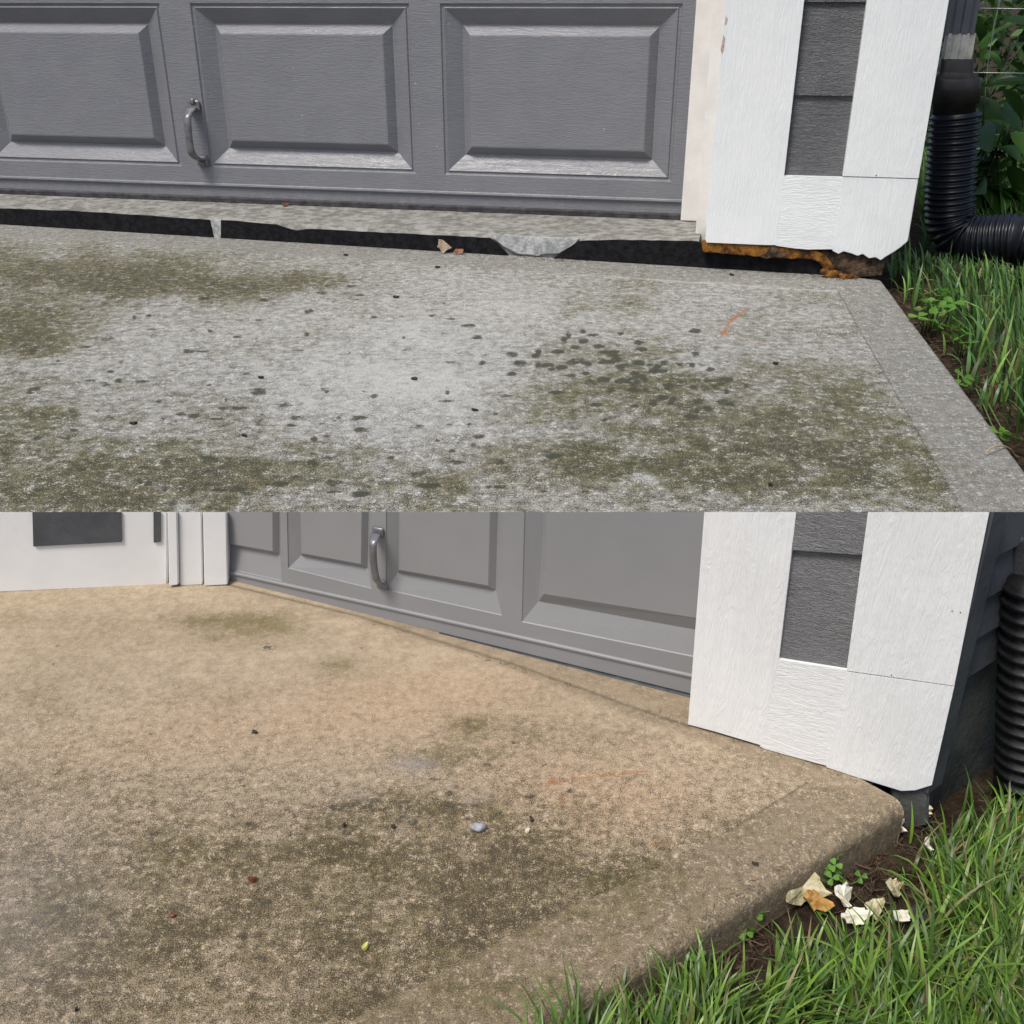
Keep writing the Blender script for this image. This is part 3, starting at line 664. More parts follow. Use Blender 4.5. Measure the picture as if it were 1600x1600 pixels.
# rotted sill timber under the corner
board('rotted_sill', plC, wob([(1096, 376), (1110, 378), (1195, 383), (1262, 388), (1290, 398), (1300, 412), (1312, 424), (1290, 428), (1282, 412), (1268, 405), (1225, 404), (1160, 399), (1098, 394)], 1.2, 9), -0.006, 0.03, M['rot'], garA, bev=0.003)
board('rotted_sill', plC, wob([(1282, 392), (1345, 398), (1385, 404), (1378, 430), (1330, 436), (1300, 415)], 1.5, 9), -0.014, 0.04, M['rotdark'], garA, bev=0.003)
def lump(name, c, r, sq, mat, parent=None, seed=0, sub=2, rough=0.35):
    rr = random.Random(seed); bm = bmesh.new(); bmesh.ops.create_icosphere(bm, subdivisions=sub, radius=1)
    ph = [(Vector((rr.gauss(0, 1), rr.gauss(0, 1), rr.gauss(0, 1))).normalized(), rr.uniform(1.5, 5), rr.uniform(0, 6)) for _ in range(6)]
    for v in bm.verts:
        k = 1+sum(math.sin(v.co.dot(d)*f+p) for d, f, p in ph)*rough/4 + rr.uniform(-.5, .5)*rough*0.3
        v.co = Vector((v.co.x*sq[0], v.co.y*sq[1], v.co.z*sq[2]))*r*k + c
    return frombm(name, bm, mat, parent, True)
board('rotted_knot', plC, wob([(1188, 401), (1200, 393), (1206, 384), (1213, 386), (1220, 394), (1231, 399), (1222, 404), (1208, 401), (1198, 405)], 1.2, 6), 0.004, 0.012, M['rotdark'], garA, bev=0.002)
for i, (x, y, r) in enumerate(((1300, 428, .018), (1318, 433, .016), (1290, 424, .014), (1330, 432, .012))):
    s, z = plC.at(x, y, .006); lump('rotted_crumb', plC.pt(s, max(z, 0.006), 0.006), r, (1.4, .8, .7), M['rot'], garA, 10+i, 2, 0.7)
# header above (out of frame) so that the front is a whole wall
board('header_board', plD, R4(sL-1.0, jL+ang, zdtop, zcap), gap*0.6-.004, gap*0.6+.05, M['whiteS'], garA, px=False, bev=0.002)

# ------------------------------------------------------------------ downspout and drain of the rear garage
def spout_point(pl, x, y): s, z = pl.at(x, y); return pl.pt(s, z)
def corrugated(path, r_in, r_out, pitch_len, mat, name, parent, cut=False, n=28):
    # resample path
    L = [0]
    for a, b in zip(path[:-1], path[1:]): L.append(L[-1]+(b-a).length)
    tot = L[-1]; ribs = int(tot/pitch_len); prof = ((0, r_in), (.28, r_in), (.42, r_out), (.5, r_out*1.012), (.72, r_out), (.86, r_in))
    pts = []; rad = []
    def atl(l):
        l = min(max(l, 0), tot-1e-9)
        for i in range(len(L)-1):
            if l <= L[i+1]: return path[i].lerp(path[i+1], (l-L[i])/max(1e-9, L[i+1]-L[i]))
    for k in range(ribs):
        for f, r in prof: pts.append(atl((k+f)*pitch_len)); rad.append(r*random.uniform(.995, 1.005))
    bm = bmesh.new(); tube(bm, pts, rad, n)
    if cut: trim_top(bm)
    return frombm(name, bm, mat, parent, True)
def bez(p0, p1, p2, p3, k=20):
    return [p0*(1-t)**3+p1*3*t*(1-t)**2+p2*3*t*t*(1-t)+p3*t**3 for t in [i/k for i in range(k+1)]]
gb = P(1487, 408, SOIL); plS = Plane(gb, gb+plD.e)
ds = thing('downspout', gb, 'grey downspout feeding a black corrugated drain pipe beside the rear white corner', 'downspout')
sA = plS.at(1503, 60)[0]
def boxspout(name, pl, x0, x1, y0, y1, dep, mat, parent, ribs=True, cut=False, zlim=None):
    s0 = pl.at(x0, (y0+y1)/2)[0]; s1 = pl.at(x1, (y0+y1)/2)[0]; z1 = pl.at(x0, y0)[1] if zlim is None else zlim; z0 = pl.at(x0, y1)[1]
    bm = bmesh.new(); w_ = s1-s0
    prof = [(0, -dep), (0, 0), (.12, .0), (.18, -.004), (.24, 0), (.47, 0), (.5, -.004), (.53, 0), (.76, 0), (.82, -.004), (.88, 0), (1, 0), (1, -dep)]
    prism(bm, [pl.pt(s0+w_*a, z1, b) for a, b in prof], [pl.pt(s0+w_*a, z0, b) for a, b in prof])
    if cut: trim_top(bm)
    return frombm(name, bm, mat, parent)
boxspout('downspout_pipe', plS, 1482, 1527, 0, 54, 0.075, M['spout'], ds, zlim=zcap)
boxspout('bare_pipe_end', plS, 1478, 1521, 52, 100, 0.068, M['bare'], ds)
def ringstack(pl, items, mat, name, parent, n=24, sq=0.8, cut=False):
    """items: (x0,x1,y) px outlines from the top down -> rounded-square lofted collar"""
    bm = bmesh.new(); rings = []
    for (x0, x1, y, rnd) in items:
        sa, z = pl.at(x0, y); sb, _ = pl.at(x1, y); c = (sa+sb)/2; r = (sb-sa)/2; ring = []
        for k in range(n):
            a = 2*math.pi*k/n; e = 2/ (2+6*(1-rnd)); ca, sa_ = math.cos(a), math.sin(a)
            X = math.copysign(abs(ca)**e, ca)*r; Y = math.copysign(abs(sa_)**e, sa_)*r*(sq+(1-sq)*rnd)
            ring.append(bm.verts.new(pl.pt(c+X, z, Y-0.04)))
        rings.append(ring)
    for a, b in zip(rings[:-1], rings[1:]):
        for k in range(n): bm.faces.new((a[k], a[(k+1) % n], b[(k+1) % n], b[k]))
    bm.faces.new(rings[0]); bm.faces.new(rings[-1])
    if cut: trim_top(bm)
    return frombm(name, bm, mat, parent, True)
ringstack(plS, [(1473, 1522, 92, .1), (1471, 1523, 93, .1), (1469, 1522, 112, .1), (1468, 1523, 115, .2), (1458, 1532, 122, .35), (1456, 1534, 125, .6), (1455, 1533, 160, .7), (1460, 1529, 161, .9), (1460, 1528, 184, 1)], M['adapter'], 'adapter', ds)
def cs(x, y, off=-0.04): s, z = plS.at(x, y, off); return plS.pt(s, z, off)
pr = (plS.at(1532, 260)[0]-plS.at(1452, 260)[0])/2
path = bez(cs(1493, 176), cs(1489, 240), cs(1484, 290), cs(1484, 330), 16) + bez(cs(1484, 330), cs(1485, 392), cs(1530, 372, .0), cs(1592, 372, .06), 18)[1:] + [cs(1700, 392, .12), cs(1800, 405, .16)]
corrugated(path, pr*0.90, pr*1.02, 0.0205, M['plastic'], 'corrugated_pipe', ds)

# ------------------------------------------------------------------ front garage (lower half)
garB = thing('garage', P(1076, 1089), 'front garage corner with white boards, grey panel door and slate side wall', 'garage')
plE = Plane(P(357, 908), P(1076, 1089)) ; plE = plE.shifted(-0.004)
b0 = P(1075, 1135); b1 = P(1409, 1236)
plG = Plane(b0, b1)
# white wing wall on the left
plW = Plane(P(0, 925), P(270, 911.5))
board('wing_wall', plW, [(-260, 600), (-260, 938), (262, 914), (262, 600)], 0.0, 0.05, M['whiteS'], garB, bev=0.002, cut=True)
for poly in ([(45, 600), (52, 854), (190, 847), (184, 600)], [(238, 600), (240, 848), (251, 847), (249, 600)]):
    q = [plW.at(x, y, 0.0) for x, y in poly]
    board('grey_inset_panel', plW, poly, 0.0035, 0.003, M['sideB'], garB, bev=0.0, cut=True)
j0 = P(262, 914); j1 = P(300, 912); j2 = P(357, 910)
plJ = Plane(j0, j2)
for a, b, off in ((264, 279, .010), (281, 317, .004), (319, 356, .010)):
    board('jamb', plJ, [(a-6, 600), (a, 916), (b, 914), (b-6, 600)], off, 0.05, M['whiteS'], garB, bev=0.0015, cut=True)
# door
doorB = thing('door', garB.location, 'x', 'x'); doorB.parent = garB; doorB.location = (0, 0, 0)
for k in ('label', 'category'): del doorB[k]
def E(*pp): return [plE.at(*p) for p in pp]
def panB(outer, valley, field):
    return [E(*q) for q in (outer, valley, field)]
PB = [panB([(322, 690), (332, 884), (440, 908), (438, 690)], [(338, 690), (347, 857), (431, 872), (430, 690)], [(345, 690), (352, 850), (425, 863), (424, 690)]),
      panB([(446, 690), (450, 888), (580, 920), (584, 690)], [(460, 690), (464, 873), (569, 893), (573, 690)], [(466, 690), (470, 866), (563, 883), (566, 690)]),
      panB([(603, 690), (603, 922), (784, 962), (790, 690)], [(619, 690), (616, 900), (770, 929), (777, 690)], [(626, 690), (622, 892), (762, 917), (768, 690)]),
      panB([(822, 690), (815, 972), (1120, 1034), (1150, 690)], [(853, 690), (836, 946), (1104, 995), (1130, 690)], [(859, 690), (848, 930), (1094, 969), (1118, 690)])]
outerB = E((300, 560), (300, 893), (1130, 1096), (1190, 560))
bm = rect_frame(outerB, [p[0] for p in PB], plE, 0.0, 0.03); trim_top(bm); frombm('door_skin', bm, M['doorB'], doorB)
def mid4(q): 
    c = (sum(p[0] for p in q)/4, sum(p[1] for p in q)/4); return lambda k: [(c[0]+(p[0]-c[0])*k, c[1]+(p[1]-c[1])*k) for p in q]
for o_, v_, f_ in PB:
    panel_mesh(plE, [(o_, 0), (mid4(o_)(.992), -0.0015), (v_, -0.010), (mid4(v_)(.992), -0.0102), (f_, -0.0025), (mid4(f_)(.99), -0.002)], M['doorB'], 'panel', doorB, cut=True)
def stripB(name, px0, px1, hh, off, mat, th=0.01):
    (s0, z0), (s1, z1) = plE.at(*px0), plE.at(*px1); bm = bmesh.new()
    pr_ = [(0, -th), (0.0, off*.5), (hh*.3, off), (hh*.7, off), (hh, off*.5), (hh, -th)]
    A = [bm.verts.new(plE.pt(s0, z0+a, b)) for a, b in pr_]; B = [bm.verts.new(plE.pt(s1, z1+a, b)) for a, b in pr_]
    for i in range(len(pr_)): k = (i+1) % len(pr_); bm.faces.new((A[i], B[i], B[k], A[k]))
    bm.faces.new(A); bm.faces.new(B[::-1])
    return frombm(name, bm, mat, doorB, False)
stripB('ridge', (340, 892), (1100, 1063), 0.006, 0.003, M['doorB'])
stripB('bottom_seal', (340, 908), (1100, 1096), 0.006, 0.005, M['sealB'])
handle(plE, (592, 826), (599, 915), ((583, 848), (588, 905)), M['steel'], doorB, 0.5, cut=True)
# corner boards of the front garage
zG = lambda x, y: plG.at(x, y)
GT = max(0.02, (plG.o-plE.o).dot(plE.n)*0.9)
board('corner_board', plG, [(1108, 700), (1075, 1132), (1120, 1144), (1160, 1156), (1190, 1165), (1217, 1030), (1256, 700)], 0.0, 0.055, M['whiteBV'], garB, bev=0.0003, cut=True)
board('rail_board', plG, [(1212, 1029.5), (1187, 1166), (1194, 1170), (1240, 1183), (1296, 1198), (1328, 1048)], -0.0002, 0.05, M['whiteBH'], garB, bev=0.0002, cut=True)
board('corner_board', plG, [(1370, 700), (1322.5, 1048.3), (1400, 1059), (1491, 1072), (1566, 700)], 0.0008, 0.05, M['whiteBV'], garB, bev=0.0003, cut=True)
board('corner_board', plG, [(1322, 1049.5), (1291, 1199), (1340, 1215), (1408, 1236), (1430, 1235), (1456, 1227), (1491, 1073)], 0.0003, 0.05, M['whiteBV'], garB, bev=0.0003, cut=True)
def lap_px(name, pl, poly, offt, offb, mat, parent, th=0.008):
    tl, bl, br, tr = poly; bm = bmesh.new()
    c = []
    for (x, y), o in ((tl, offt), (bl, offb), (br, offb), (tr, offt)):
        s, z = pl.at(x, y, o); c.append((s, z, o))
    prism(bm, [pl.pt(s, z, o) for s, z, o in c], [pl.pt(s, z, o-th) for s, z, o in c]); trim_top(bm)
    return frombm(name, bm, mat, parent)
for x_, y_ in ((1393, 1054), (1488, 954), (1501, 956)): nail(plG, x_, y_, .0006, garB, .0008)
lap_px('siding_board', plG, [(1235, 850), (1208, 1036), (1330, 1056), (1362, 860)], -0.007, -0.004, M['sidingB'], garB)
lap_px('siding_board', plG, [(1240, 700), (1232, 859), (1362, 868), (1385, 700)], -0.004, 0.0, M['sidingB'], garB)
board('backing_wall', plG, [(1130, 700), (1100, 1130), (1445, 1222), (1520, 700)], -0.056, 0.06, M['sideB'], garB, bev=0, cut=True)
board('foundation', plG, [(1392, 1232), (1392, 1300), (1450, 1290), (1452, 1222)], -0.008, 0.04, M['foundside'], garB, bev=0.002)
# slate side wall running back from the corner
sGR = plG.at(1456, 1227)[0]
side0 = plG.pt(plG.at(1491, 1072)[0]-0.004, 0, -0.002)
plK = Plane(side0, side0 + Vector((0.80, 0.60, 0)))
def kb(name, s0, s1, z0, z1, off, th, mat):
    bm = bmesh.new(); q = R4(s0, s1, z0, z1)
    prism(bm, [plK.pt(s, z, off) for s, z in q], [plK.pt(s, z, off-th) for s, z in q]); bmesh.ops.recalc_face_normals(bm, faces=bm.faces[:]); trim_top(bm)
    return frombm(name, bm, mat, garB)
zk = plG.at(1491, 1072)[1]
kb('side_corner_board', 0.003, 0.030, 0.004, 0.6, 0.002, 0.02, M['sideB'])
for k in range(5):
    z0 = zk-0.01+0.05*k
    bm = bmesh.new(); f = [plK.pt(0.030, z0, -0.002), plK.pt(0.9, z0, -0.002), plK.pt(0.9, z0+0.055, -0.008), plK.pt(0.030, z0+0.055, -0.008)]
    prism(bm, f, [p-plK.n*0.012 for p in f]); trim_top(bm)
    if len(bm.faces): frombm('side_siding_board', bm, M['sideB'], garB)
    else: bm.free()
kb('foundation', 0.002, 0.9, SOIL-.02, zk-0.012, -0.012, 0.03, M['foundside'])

# downspout of the front garage
gb2 = P(1606, 1262, SOIL); plT = Plane(gb2, gb2+Vector((1, 0, 0)))
dsB = thing('downspout', gb2, 'black ribbed drain pipe against the slate side wall of the front garage', 'downspout')
def ct(x, y, off=0.0): s, z = plT.at(x, y, off); return plT.pt(s, z, off)
pr2 = (plT.at(1650, 1000)[0]-plT.at(1556, 1000)[0])/2
corrugated([ct(1618, 900), ct(1612, 1000), ct(1606, 1120), ct(1600, 1240), ct(1598, 1300)], pr2*0.86, pr2*1.03, 0.0165, M['plasticB'], 'corrugated_pipe', dsB, cut=True)
ringstack(plT.shifted(0.005), [(1604, 1668, 690, .2), (1604, 1668, 842, .2), (1590, 1674, 852, .7), (1582, 1676, 858, .9), (1580, 1675, 905, 1), (1576, 1672, 907, 1), (1575, 1670, 940, 1)], M['plasticB'], 'adapter', dsB, cut=True)

# ------------------------------------------------------------------ grass
def in_poly(x, y, poly):
    c = False; n = len(poly); j = n-1
    for i in range(n):
        if (poly[i][1] > y) != (poly[j][1] > y) and x < (poly[j][0]-poly[i][0])*(y-poly[i][1])/(poly[j][1]-poly[i][1])+poly[i][0]: c = not c
        j = i
    return c
def edge_dist(p0, p1):
    a = P(*p0); b = P(*p1); d = (b-a).normalized(); n = Vector((-d.y, d.x, 0))
    if n.x < 0: n = -n
    return lambda x, y: (x-a.x)*n.x+(y-a.y)*n.y
distA = edge_dist(EDGE_A0, EDGE_A1); distB = edge_dist(EDGE_B0, EDGE_B1)
def blades(name, n, poly, hgt, wid, lean, tones, dens, mat, label, bound, segs=5):
    V = []; F = []; T = []
    (x0, x1), (y0, y1) = bound; made = 0; tries = 0
    clumps = [(random.uniform(x0, x1), random.uniform(y0, y1), random.uniform(0, 2*math.pi), random.uniform(.6, 1.25)) for _ in range(90)]
    while made < n and tries < n*30:
        tries += 1
        x = random.uniform(x0, x1); y = random.uniform(y0, y1)
        px, py = pix(Vector((x, y, SOIL)))
        if not in_poly(px, py, poly): continue
        d = dens(px, py, x, y)
        if d[0] <= 0: continue
        if random.random() > d[0]: continue
        c = min(clumps, key=lambda q: (q[0]-x)**2+(q[1]-y)**2)
        L = random.uniform(*hgt)*c[3]*d[1]
        a = c[2]*0.0 + random.gauss(lean[0], 0.8) + 1.0*math.sin(c[2]); k = abs(random.gauss(lean[1], 0.35)) + 0.05
        if random.random() < 0.12: k += 0.6
        wd = random.uniform(*wid); base = Vector((x, y, SOIL))
        dirh = Vector((math.cos(a), math.sin(a), 0)); side = Vector((-math.sin(a), math.cos(a), 0))
        tw = random.uniform(-.9, .9); side = (side*math.cos(tw)+Vector((0, 0, 1))*math.sin(tw)*0.6+dirh*math.sin(tw)*0.5).normalized()
        tone = random.choice(tones); br = random.uniform(.32, 1.25); tone = tuple(q*br for q in tone)
        p = base.copy(); th = 0.12*random.random(); i0 = len(V)
        curl = k*1.35
        for s in range(segs+1):
            f = s/segs; w_ = wd*(1-f**2.2)*0.5*(0.75+0.5*min(1, f*3))+0.00012
            V.append(p-side*w_); V.append(p+side*w_); T += [tone, tone]
            th = 0.10 + curl*f**1.1
            p = p + (dirh*math.sin(th)+Vector((0, 0, 1))*math.cos(th))*(L/segs)
            if p.z < SOIL+0.004: p.z = SOIL+0.004
        for s in range(segs): q = i0+2*s; F.append((q, q+1, q+3, q+2))
        made += 1
    me = bpy.data.meshes.new(name); me.from_pydata([tuple(v) for v in V], [], F); me.update()
    at = me.attributes.new('tone', 'FLOAT_COLOR', 'POINT'); arr = np.ones((len(V), 4), np.float32); arr[:, :3] = np.array(T); at.data.foreach_set('color', arr.ravel())
    for p_ in me.polygons: p_.use_smooth = True
    return setp(link(name, me, mat), label, 'grass', kind='stuff')
G1 = [(0.12, 0.235, 0.028), (0.165, 0.30, 0.036), (0.085, 0.18, 0.028), (0.115, 0.23, 0.048), (0.25, 0.38, 0.07), (0.19, 0.33, 0.05)]
G0 = [(0.10, 0.21, 0.045), (0.135, 0.27, 0.06), (0.075, 0.165, 0.04), (0.11, 0.235, 0.075), (0.20, 0.34, 0.07)]
STR = (0.30, 0.25, 0.12)
def densA(px, py, x, y):
    k = px-eA(py)
    if distA(x, y) < 0.03 and py > 440: return 0, 0
    d = 1.0 if k > 60 else 0.18+0.8*max(0, k)/60
    if py < 470: d = max(d, .7)
    if py < 394: return 1.0, 1.3
    return d, (0.30 if py < 430 else 0.5 if py < 500 and px > 1420 else 0.45 if k < 25 else 0.7 if k < 60 else 1.0)
blades('lawn_grass', 16000, [(1384, 440), (1392, 405), (1425, 404), (1520, 402), (1532, 392), (1440, 392), (1430, 280), (1522, 270), (1535, 235), (2600, 235), (2600, 1000), (1700, 880), (1640, 800), (1590, 725)], (0.10, 0.25), (0.005, 0.011), (2.4, 0.65), G0*4+[STR], densA, M['blade'],
       'tall green grass along the right edge of the rear grey slab', ((0.9, 5.2), (1.35, 6.2)))
def densB(px, py, x, y):
    k = distB(x, y)
    if k < 0.020: return 0, 0
    lo = px < 1120 and py > 1500; f = min(1, (k-0.020)/(0.04 if lo else 0.085)); d = max(0.30 if lo else 0.13, f)**1.4; sh = 0.35+0.65*f
    if lo: sh = 0.75+0.25*f
    for cx, cy, rx, ry, m, q in ((1130, 1495, 80, 50, .12, .5), (1365, 1350, 80, 45, .2, .5), (1315, 1445, 150, 62, .05, .4), (1320, 1530, 190, 55, .8, .55), (1190, 1455, 90, 60, .15, .5), (1440, 1290, 40, 40, .3, .45), (1570, 1275, 90, 50, .9, .6)):
        if ((px-cx)/rx)**2+((py-cy)/ry)**2 < 1: d *= m; sh = min(sh, q)
    return d, sh
blades('lawn_grass', 16000, [(1418, 1262), (1460, 1245), (1540, 1240), (1900, 1225), (2600, 1180), (2600, 2000), (500, 2000), (560, 1790), (900, 1572)], (0.055, 0.145), (0.0016, 0.0044), (0.7, 0.95), G1*4+[STR, STR, (0.16, 0.22, 0.05)], densB, M['blade'],
       'green lawn grass spilling towards the rounded edge of the tan slab', ((-0.15, 1.55), (0.36, 1.08)), 6)

# ------------------------------------------------------------------ clover
def leaflet_mesh(nm, r):
    V = []; F = []
    for k in range(3):
        a = 2*math.pi*k/3; ca, sa = math.cos(a), math.sin(a); i0 = len(V)
        prof = [(0.0, 0.0, 0), (0.35, 0.28, .05), (0.75, 0.46, .10), (1.05, 0.36, .09), (1.08, 0.12, .06), (0.98, 0.0, .03), (1.08, -0.12, .06), (1.05, -0.36, .09), (0.75, -0.46, .10), (0.35, -0.28, .05), (0.55, 0, -0.03)]
        for x, y, z in prof: V.append(((x*ca-y*sa)*r, (x*sa+y*ca)*r, z*r))
        for j in range(10): F.append((i0+10, i0+j, i0+(j+1) % 10))
    me = bpy.data.meshes.new(nm); me.from_pydata(V, [], F); me.update(); me.materials.append(M['clover'])
    return me
def clover(spots, r, label, base_px, hz):
    base = P(*base_px, SOIL); t = thing('clover_plant', base, label, 'clover'); me = leaflet_mesh('leaf', r)
    for i, (x, y, zz) in enumerate(spots):
        z = SOIL + hz*zz; p = P(x, y, z)
        bm = bmesh.new(); b = base.lerp(Vector((p.x, p.y, SOIL)), 0.45); b.z = SOIL
        tube(bm, bez(b, b+Vector((0, 0, hz*zz*.6)), p-Vector((0, 0, hz*.3)), p, 6), r*0.07, 5); frombm('stem', bm, M['cloverstem'], t, True)
        o = bpy.data.objects.new('leaf', me); COL.objects.link(o); o.parent = t
        o.location = p-base; o.rotation_euler = (random.uniform(0.1, .75), random.uniform(-.4, .3), random.uniform(0, 6.28)); k = random.uniform(.75, 1.15); o.scale = (k, k, k)
clover([(1443, 462, .9), (1458, 455, 1), (1470, 462, 1), (1462, 478, .8), (1440, 482, .7), (1450, 500, .6), (1478, 488, .9), (1490, 474, 1), (1452, 470, .9), (1436, 495, .6), (1468, 507, .6), (1482, 455, 1.1)], 0.026, 'bright clover clump between the rear grey slab corner and the grass', (1448, 512), 0.12)
clover([(1488, 512, .9), (1500, 505, 1), (1510, 520, .9), (1498, 528, .8), (1515, 535, .7), (1486, 525, .7), (1507, 590, .5), (1498, 600, .4), (1562, 677, .4), (1578, 680, .5)], 0.024, 'low clover growing halfway along the rear grey slab edge', (1500, 545), 0.10)
clover([(1297, 1342, 1), (1305, 1352, 1.1), (1292, 1358, .9), (1310, 1365, .8), (1300, 1372, .8), (1285, 1375, .7), (1318, 1378, .7), (1290, 1350, 1), (1345, 1370, .5), (1308, 1340, 1.1), (1268, 1390, .5), (1283, 1426, .3)], 0.0068, 'bright green clover sprig beside the rounded tan slab edge', (1300, 1392), 0.035)
clover([(1160, 1442, .6), (1178, 1430, .7), (1172, 1450, .5), (1188, 1424, .8), (1165, 1458, .4), (1193, 1418, .7), (1092, 1497, .9)], 0.0088, 'small round-leaved seedling at the dark foot of the tan slab', (1172, 1462), 0.03)

# ------------------------------------------------------------------ loose things
def flake(name, c, r, aspect, thick, rot, mat, label, cat, seed, parent=None, group=None, n=9, curl=0.25, spike=0.35):
    rr = random.Random(seed); bm = bmesh.new(); top = []; bot = []
    for k in range(n):
        a = 2*math.pi*k/n + rr.uniform(-.15, .15); q = r*(1+rr.uniform(-spike, spike)); x, y = math.cos(a)*q, math.sin(a)*q*aspect
        zc_ = curl*(x*x)/r; top.append(bm.verts.new((x, y, zc_+thick/2+rr.uniform(-.15, .15)*thick))); bot.append(bm.verts.new((x*.96, y*.96, zc_-thick/2)))
    ct_ = bm.verts.new((rr.uniform(-.2, .2)*r, 0, thick*0.8)); cb_ = bm.verts.new((0, 0, -thick*.5))
    for k in range(n):
        j = (k+1) % n; bm.faces.new((top[k], top[j], ct_)); bm.faces.new((bot[j], bot[k], cb_)); bm.faces.new((top[j], top[k], bot[k], bot[j]))
    m = Matrix.LocRotScale(None, __import__('mathutils').Euler(rot), None); bmesh.ops.transform(bm, matrix=m, verts=bm.verts[:])
    lo = min(v.co.z for v in bm.verts)
    for v in bm.verts: v.co.z -= lo
    o = frombm(name, bm, mat); o.location = c
    return setp(o, label, cat, group)
Z0 = 0.0008
def G(x, y): v = P(x, y); v.z = Z0; return v
flake('fallen_leaf', G(690, 396), .026, .75, .002, (1.0, .25, .3), M['leafdry'], 'tan curled dry leaf standing against the black felt under the garage door', 'leaf', 1, spike=.5)
flake('fallen_leaf', G(716, 397), .015, .8, .002, (.7, 0, .1), M['leafred'], 'small reddish leaf beside the tan leaf at the black felt', 'leaf', 2)
flake('fallen_leaf', plD.pt(plD.at(452, 327)[0], zf+.002, .03), .016, .6, .003, (.3, 0, .1), M['seed'], 'small brown leaf on the garage floor edge below the door', 'leaf', 3)
DA = [((618, 466), .020, .35, .5, 'dark twig bit on pale concrete above the middle of the rear slab'), ((683, 419), .016, .6, 0, 'small dark debris near the back edge of the rear slab'), ((541, 400), .012, .5, 0, 'black speck of debris just below the felt gap, left of centre'),
      ((208, 664), .018, .5, .3, 'upright dark seed husk at the lower left of the rear slab'), ((742, 643), .015, .35, -.1, 'dark sliver on pale concrete at the centre of the rear slab'), ((408, 592), .012, .7, 0, 'black seed on pale concrete left of the slab centre'),
      ((383, 683), .014, .6, .1, 'dark husk on the lower left part of the grey slab'), ((1212, 570), .013, .5, 0, 'dark flat seed near the tooled border, right part of the grey slab'), ((1203, 759), .016, .8, .2, 'dark round husk in the algae at the lower right of the grey slab'),
      ((648, 594), .018, .6, .2, 'brown leaf scrap at the middle of the grey slab'), ((1143, 431), .014, .5, 0, 'brown crumb on the grey slab below the rotted sill')]
for i, (p, r, asp, rz, lb_) in enumerate(DA):
    flake('debris', G(*p), r*p[1]**-1*600*0.42, asp, .005, (.15, .1, rz), M['twig'], lb_, 'debris', 20+i, spike=.5, curl=.06)
# front slab bits
o = lump('pebble', G(748, 1297)+Vector((0, 0, .0035)), .0078, (1, .75, .5), M['pebble'], None, 5, 3, .2); setp(o, 'grey pebble lying on the tan slab near the dark lichen patch', 'pebble')
DB = [((269, 1433), .0045, .8, M['seed'], 'red brown seed on the lower left of the tan slab'), ((538, 1291), .004, .6, M['twig'], 'dark seed at the left end of the tan slab lichen patch'), ((615, 1295), .0042, .7, M['twig'], 'dark seed below the lichen patch on the tan slab'),
      ((396, 1377), .006, .8, M['seed'], 'brown husk above the pit in the tan slab'), ((570, 1483), .0052, .75, M['yellow'], 'yellow green leaf bit on the lower middle of the tan slab'), ((830, 1282), .0042, .7, M['twig'], 'olive crumb right of the grey pebble on the tan slab'),
      ((398, 1146), .004, .7, M['twig'], 'black seed on the far part of the tan slab'), ((824, 1301), .004, .7, M['chip'], 'pale crumb right of the grey pebble on the tan slab'), ((120, 1580), .003, .7, M['twig'], 'tiny black crumb at the bottom left of the tan slab'), ((1180, 1353), .004, .4, M['twig'], 'tiny dark insect on the rounded tan slab edge')]
for i, (p, r, asp, m_, lb_) in enumerate(DB):
    flake('crumb', G(*p), r*.7, asp, .003, (.25, .15, i), m_, lb_, 'crumb', 50+i, n=8)
def S(x, y, z): return P(x, y, SOIL+z)
CH = [((1246, 1404), .024, .75, .004, (1.05, .2, .35), M['chipcream'], 'large cream wood chip leaning against the foot of the tan slab', .012),
      ((1276, 1418), .014, .6, .006, (.5, .2, -.5), M['chiporange'], 'orange rotten wood chip beside the cream chip in the grass', .016),
      ((1312, 1412), .017, .55, .004, (.8, .3, 1.2), M['chip'], 'white paint chip standing upright next to the orange chip', .02),
      ((1335, 1438), .014, .6, .004, (.5, -.2, .2), M['chip'], 'white paint chip lying at the front of the chip pile', .02),
      ((1362, 1428), .014, .6, .004, (.6, .3, .9), M['chipcream'], 'cream chip in the middle of the chip pile', .02),
      ((1405, 1436), .011, .55, .003, (.4, .1, .1), M['chip'], 'white paint chip at the right end of the chip pile', .026),
      ((1393, 1396), .012, .7, .003, (.7, .2, .9), M['chipcream'], 'pale cream chip behind the chip pile near the clover', .02),
      ((1436, 1268), .018, .65, .006, (1.2, .1, 1.3), M['chipcream'], 'cream chip of wood hanging below the white corner at the slab end', .02),
      ((1404, 1296), .012, .4, .003, (1.2, .2, 1.2), M['chip'], 'thin pale splinter standing at the tan slab corner', .01),
      ((1447, 1325), .009, .5, .003, (1.0, .1, 1.4), M['chip'], 'small square white chip in the grass below the slab corner', .022),
      ((1480, 1412), .007, .8, .003, (.6, .2, .3), M['chiporange'], 'small orange crumb in the grass right of the dark clod', .05),
      ((1598, 1292), .013, .7, .005, (.9, .2, .3), M['chiporange'], 'orange brown chip in front of the black ribbed pipe', .03)]
for i, (p, r, asp, th, rot, m_, lb_, zz) in enumerate(CH):
    flake('wood_chip', S(p[0], p[1], zz*.6), r*1.02, asp, th, rot, m_, lb_, 'wood chip', 80+i, group=None, n=19, curl=.4, spike=.24)
o = lump('soil_clod', S(1452, 1424, .028), .0125, (1.2, .9, .85), M['cone'], None, 31, 3, .5); setp(o, 'dark round clod lying in the grass right of the white chips', 'clod')
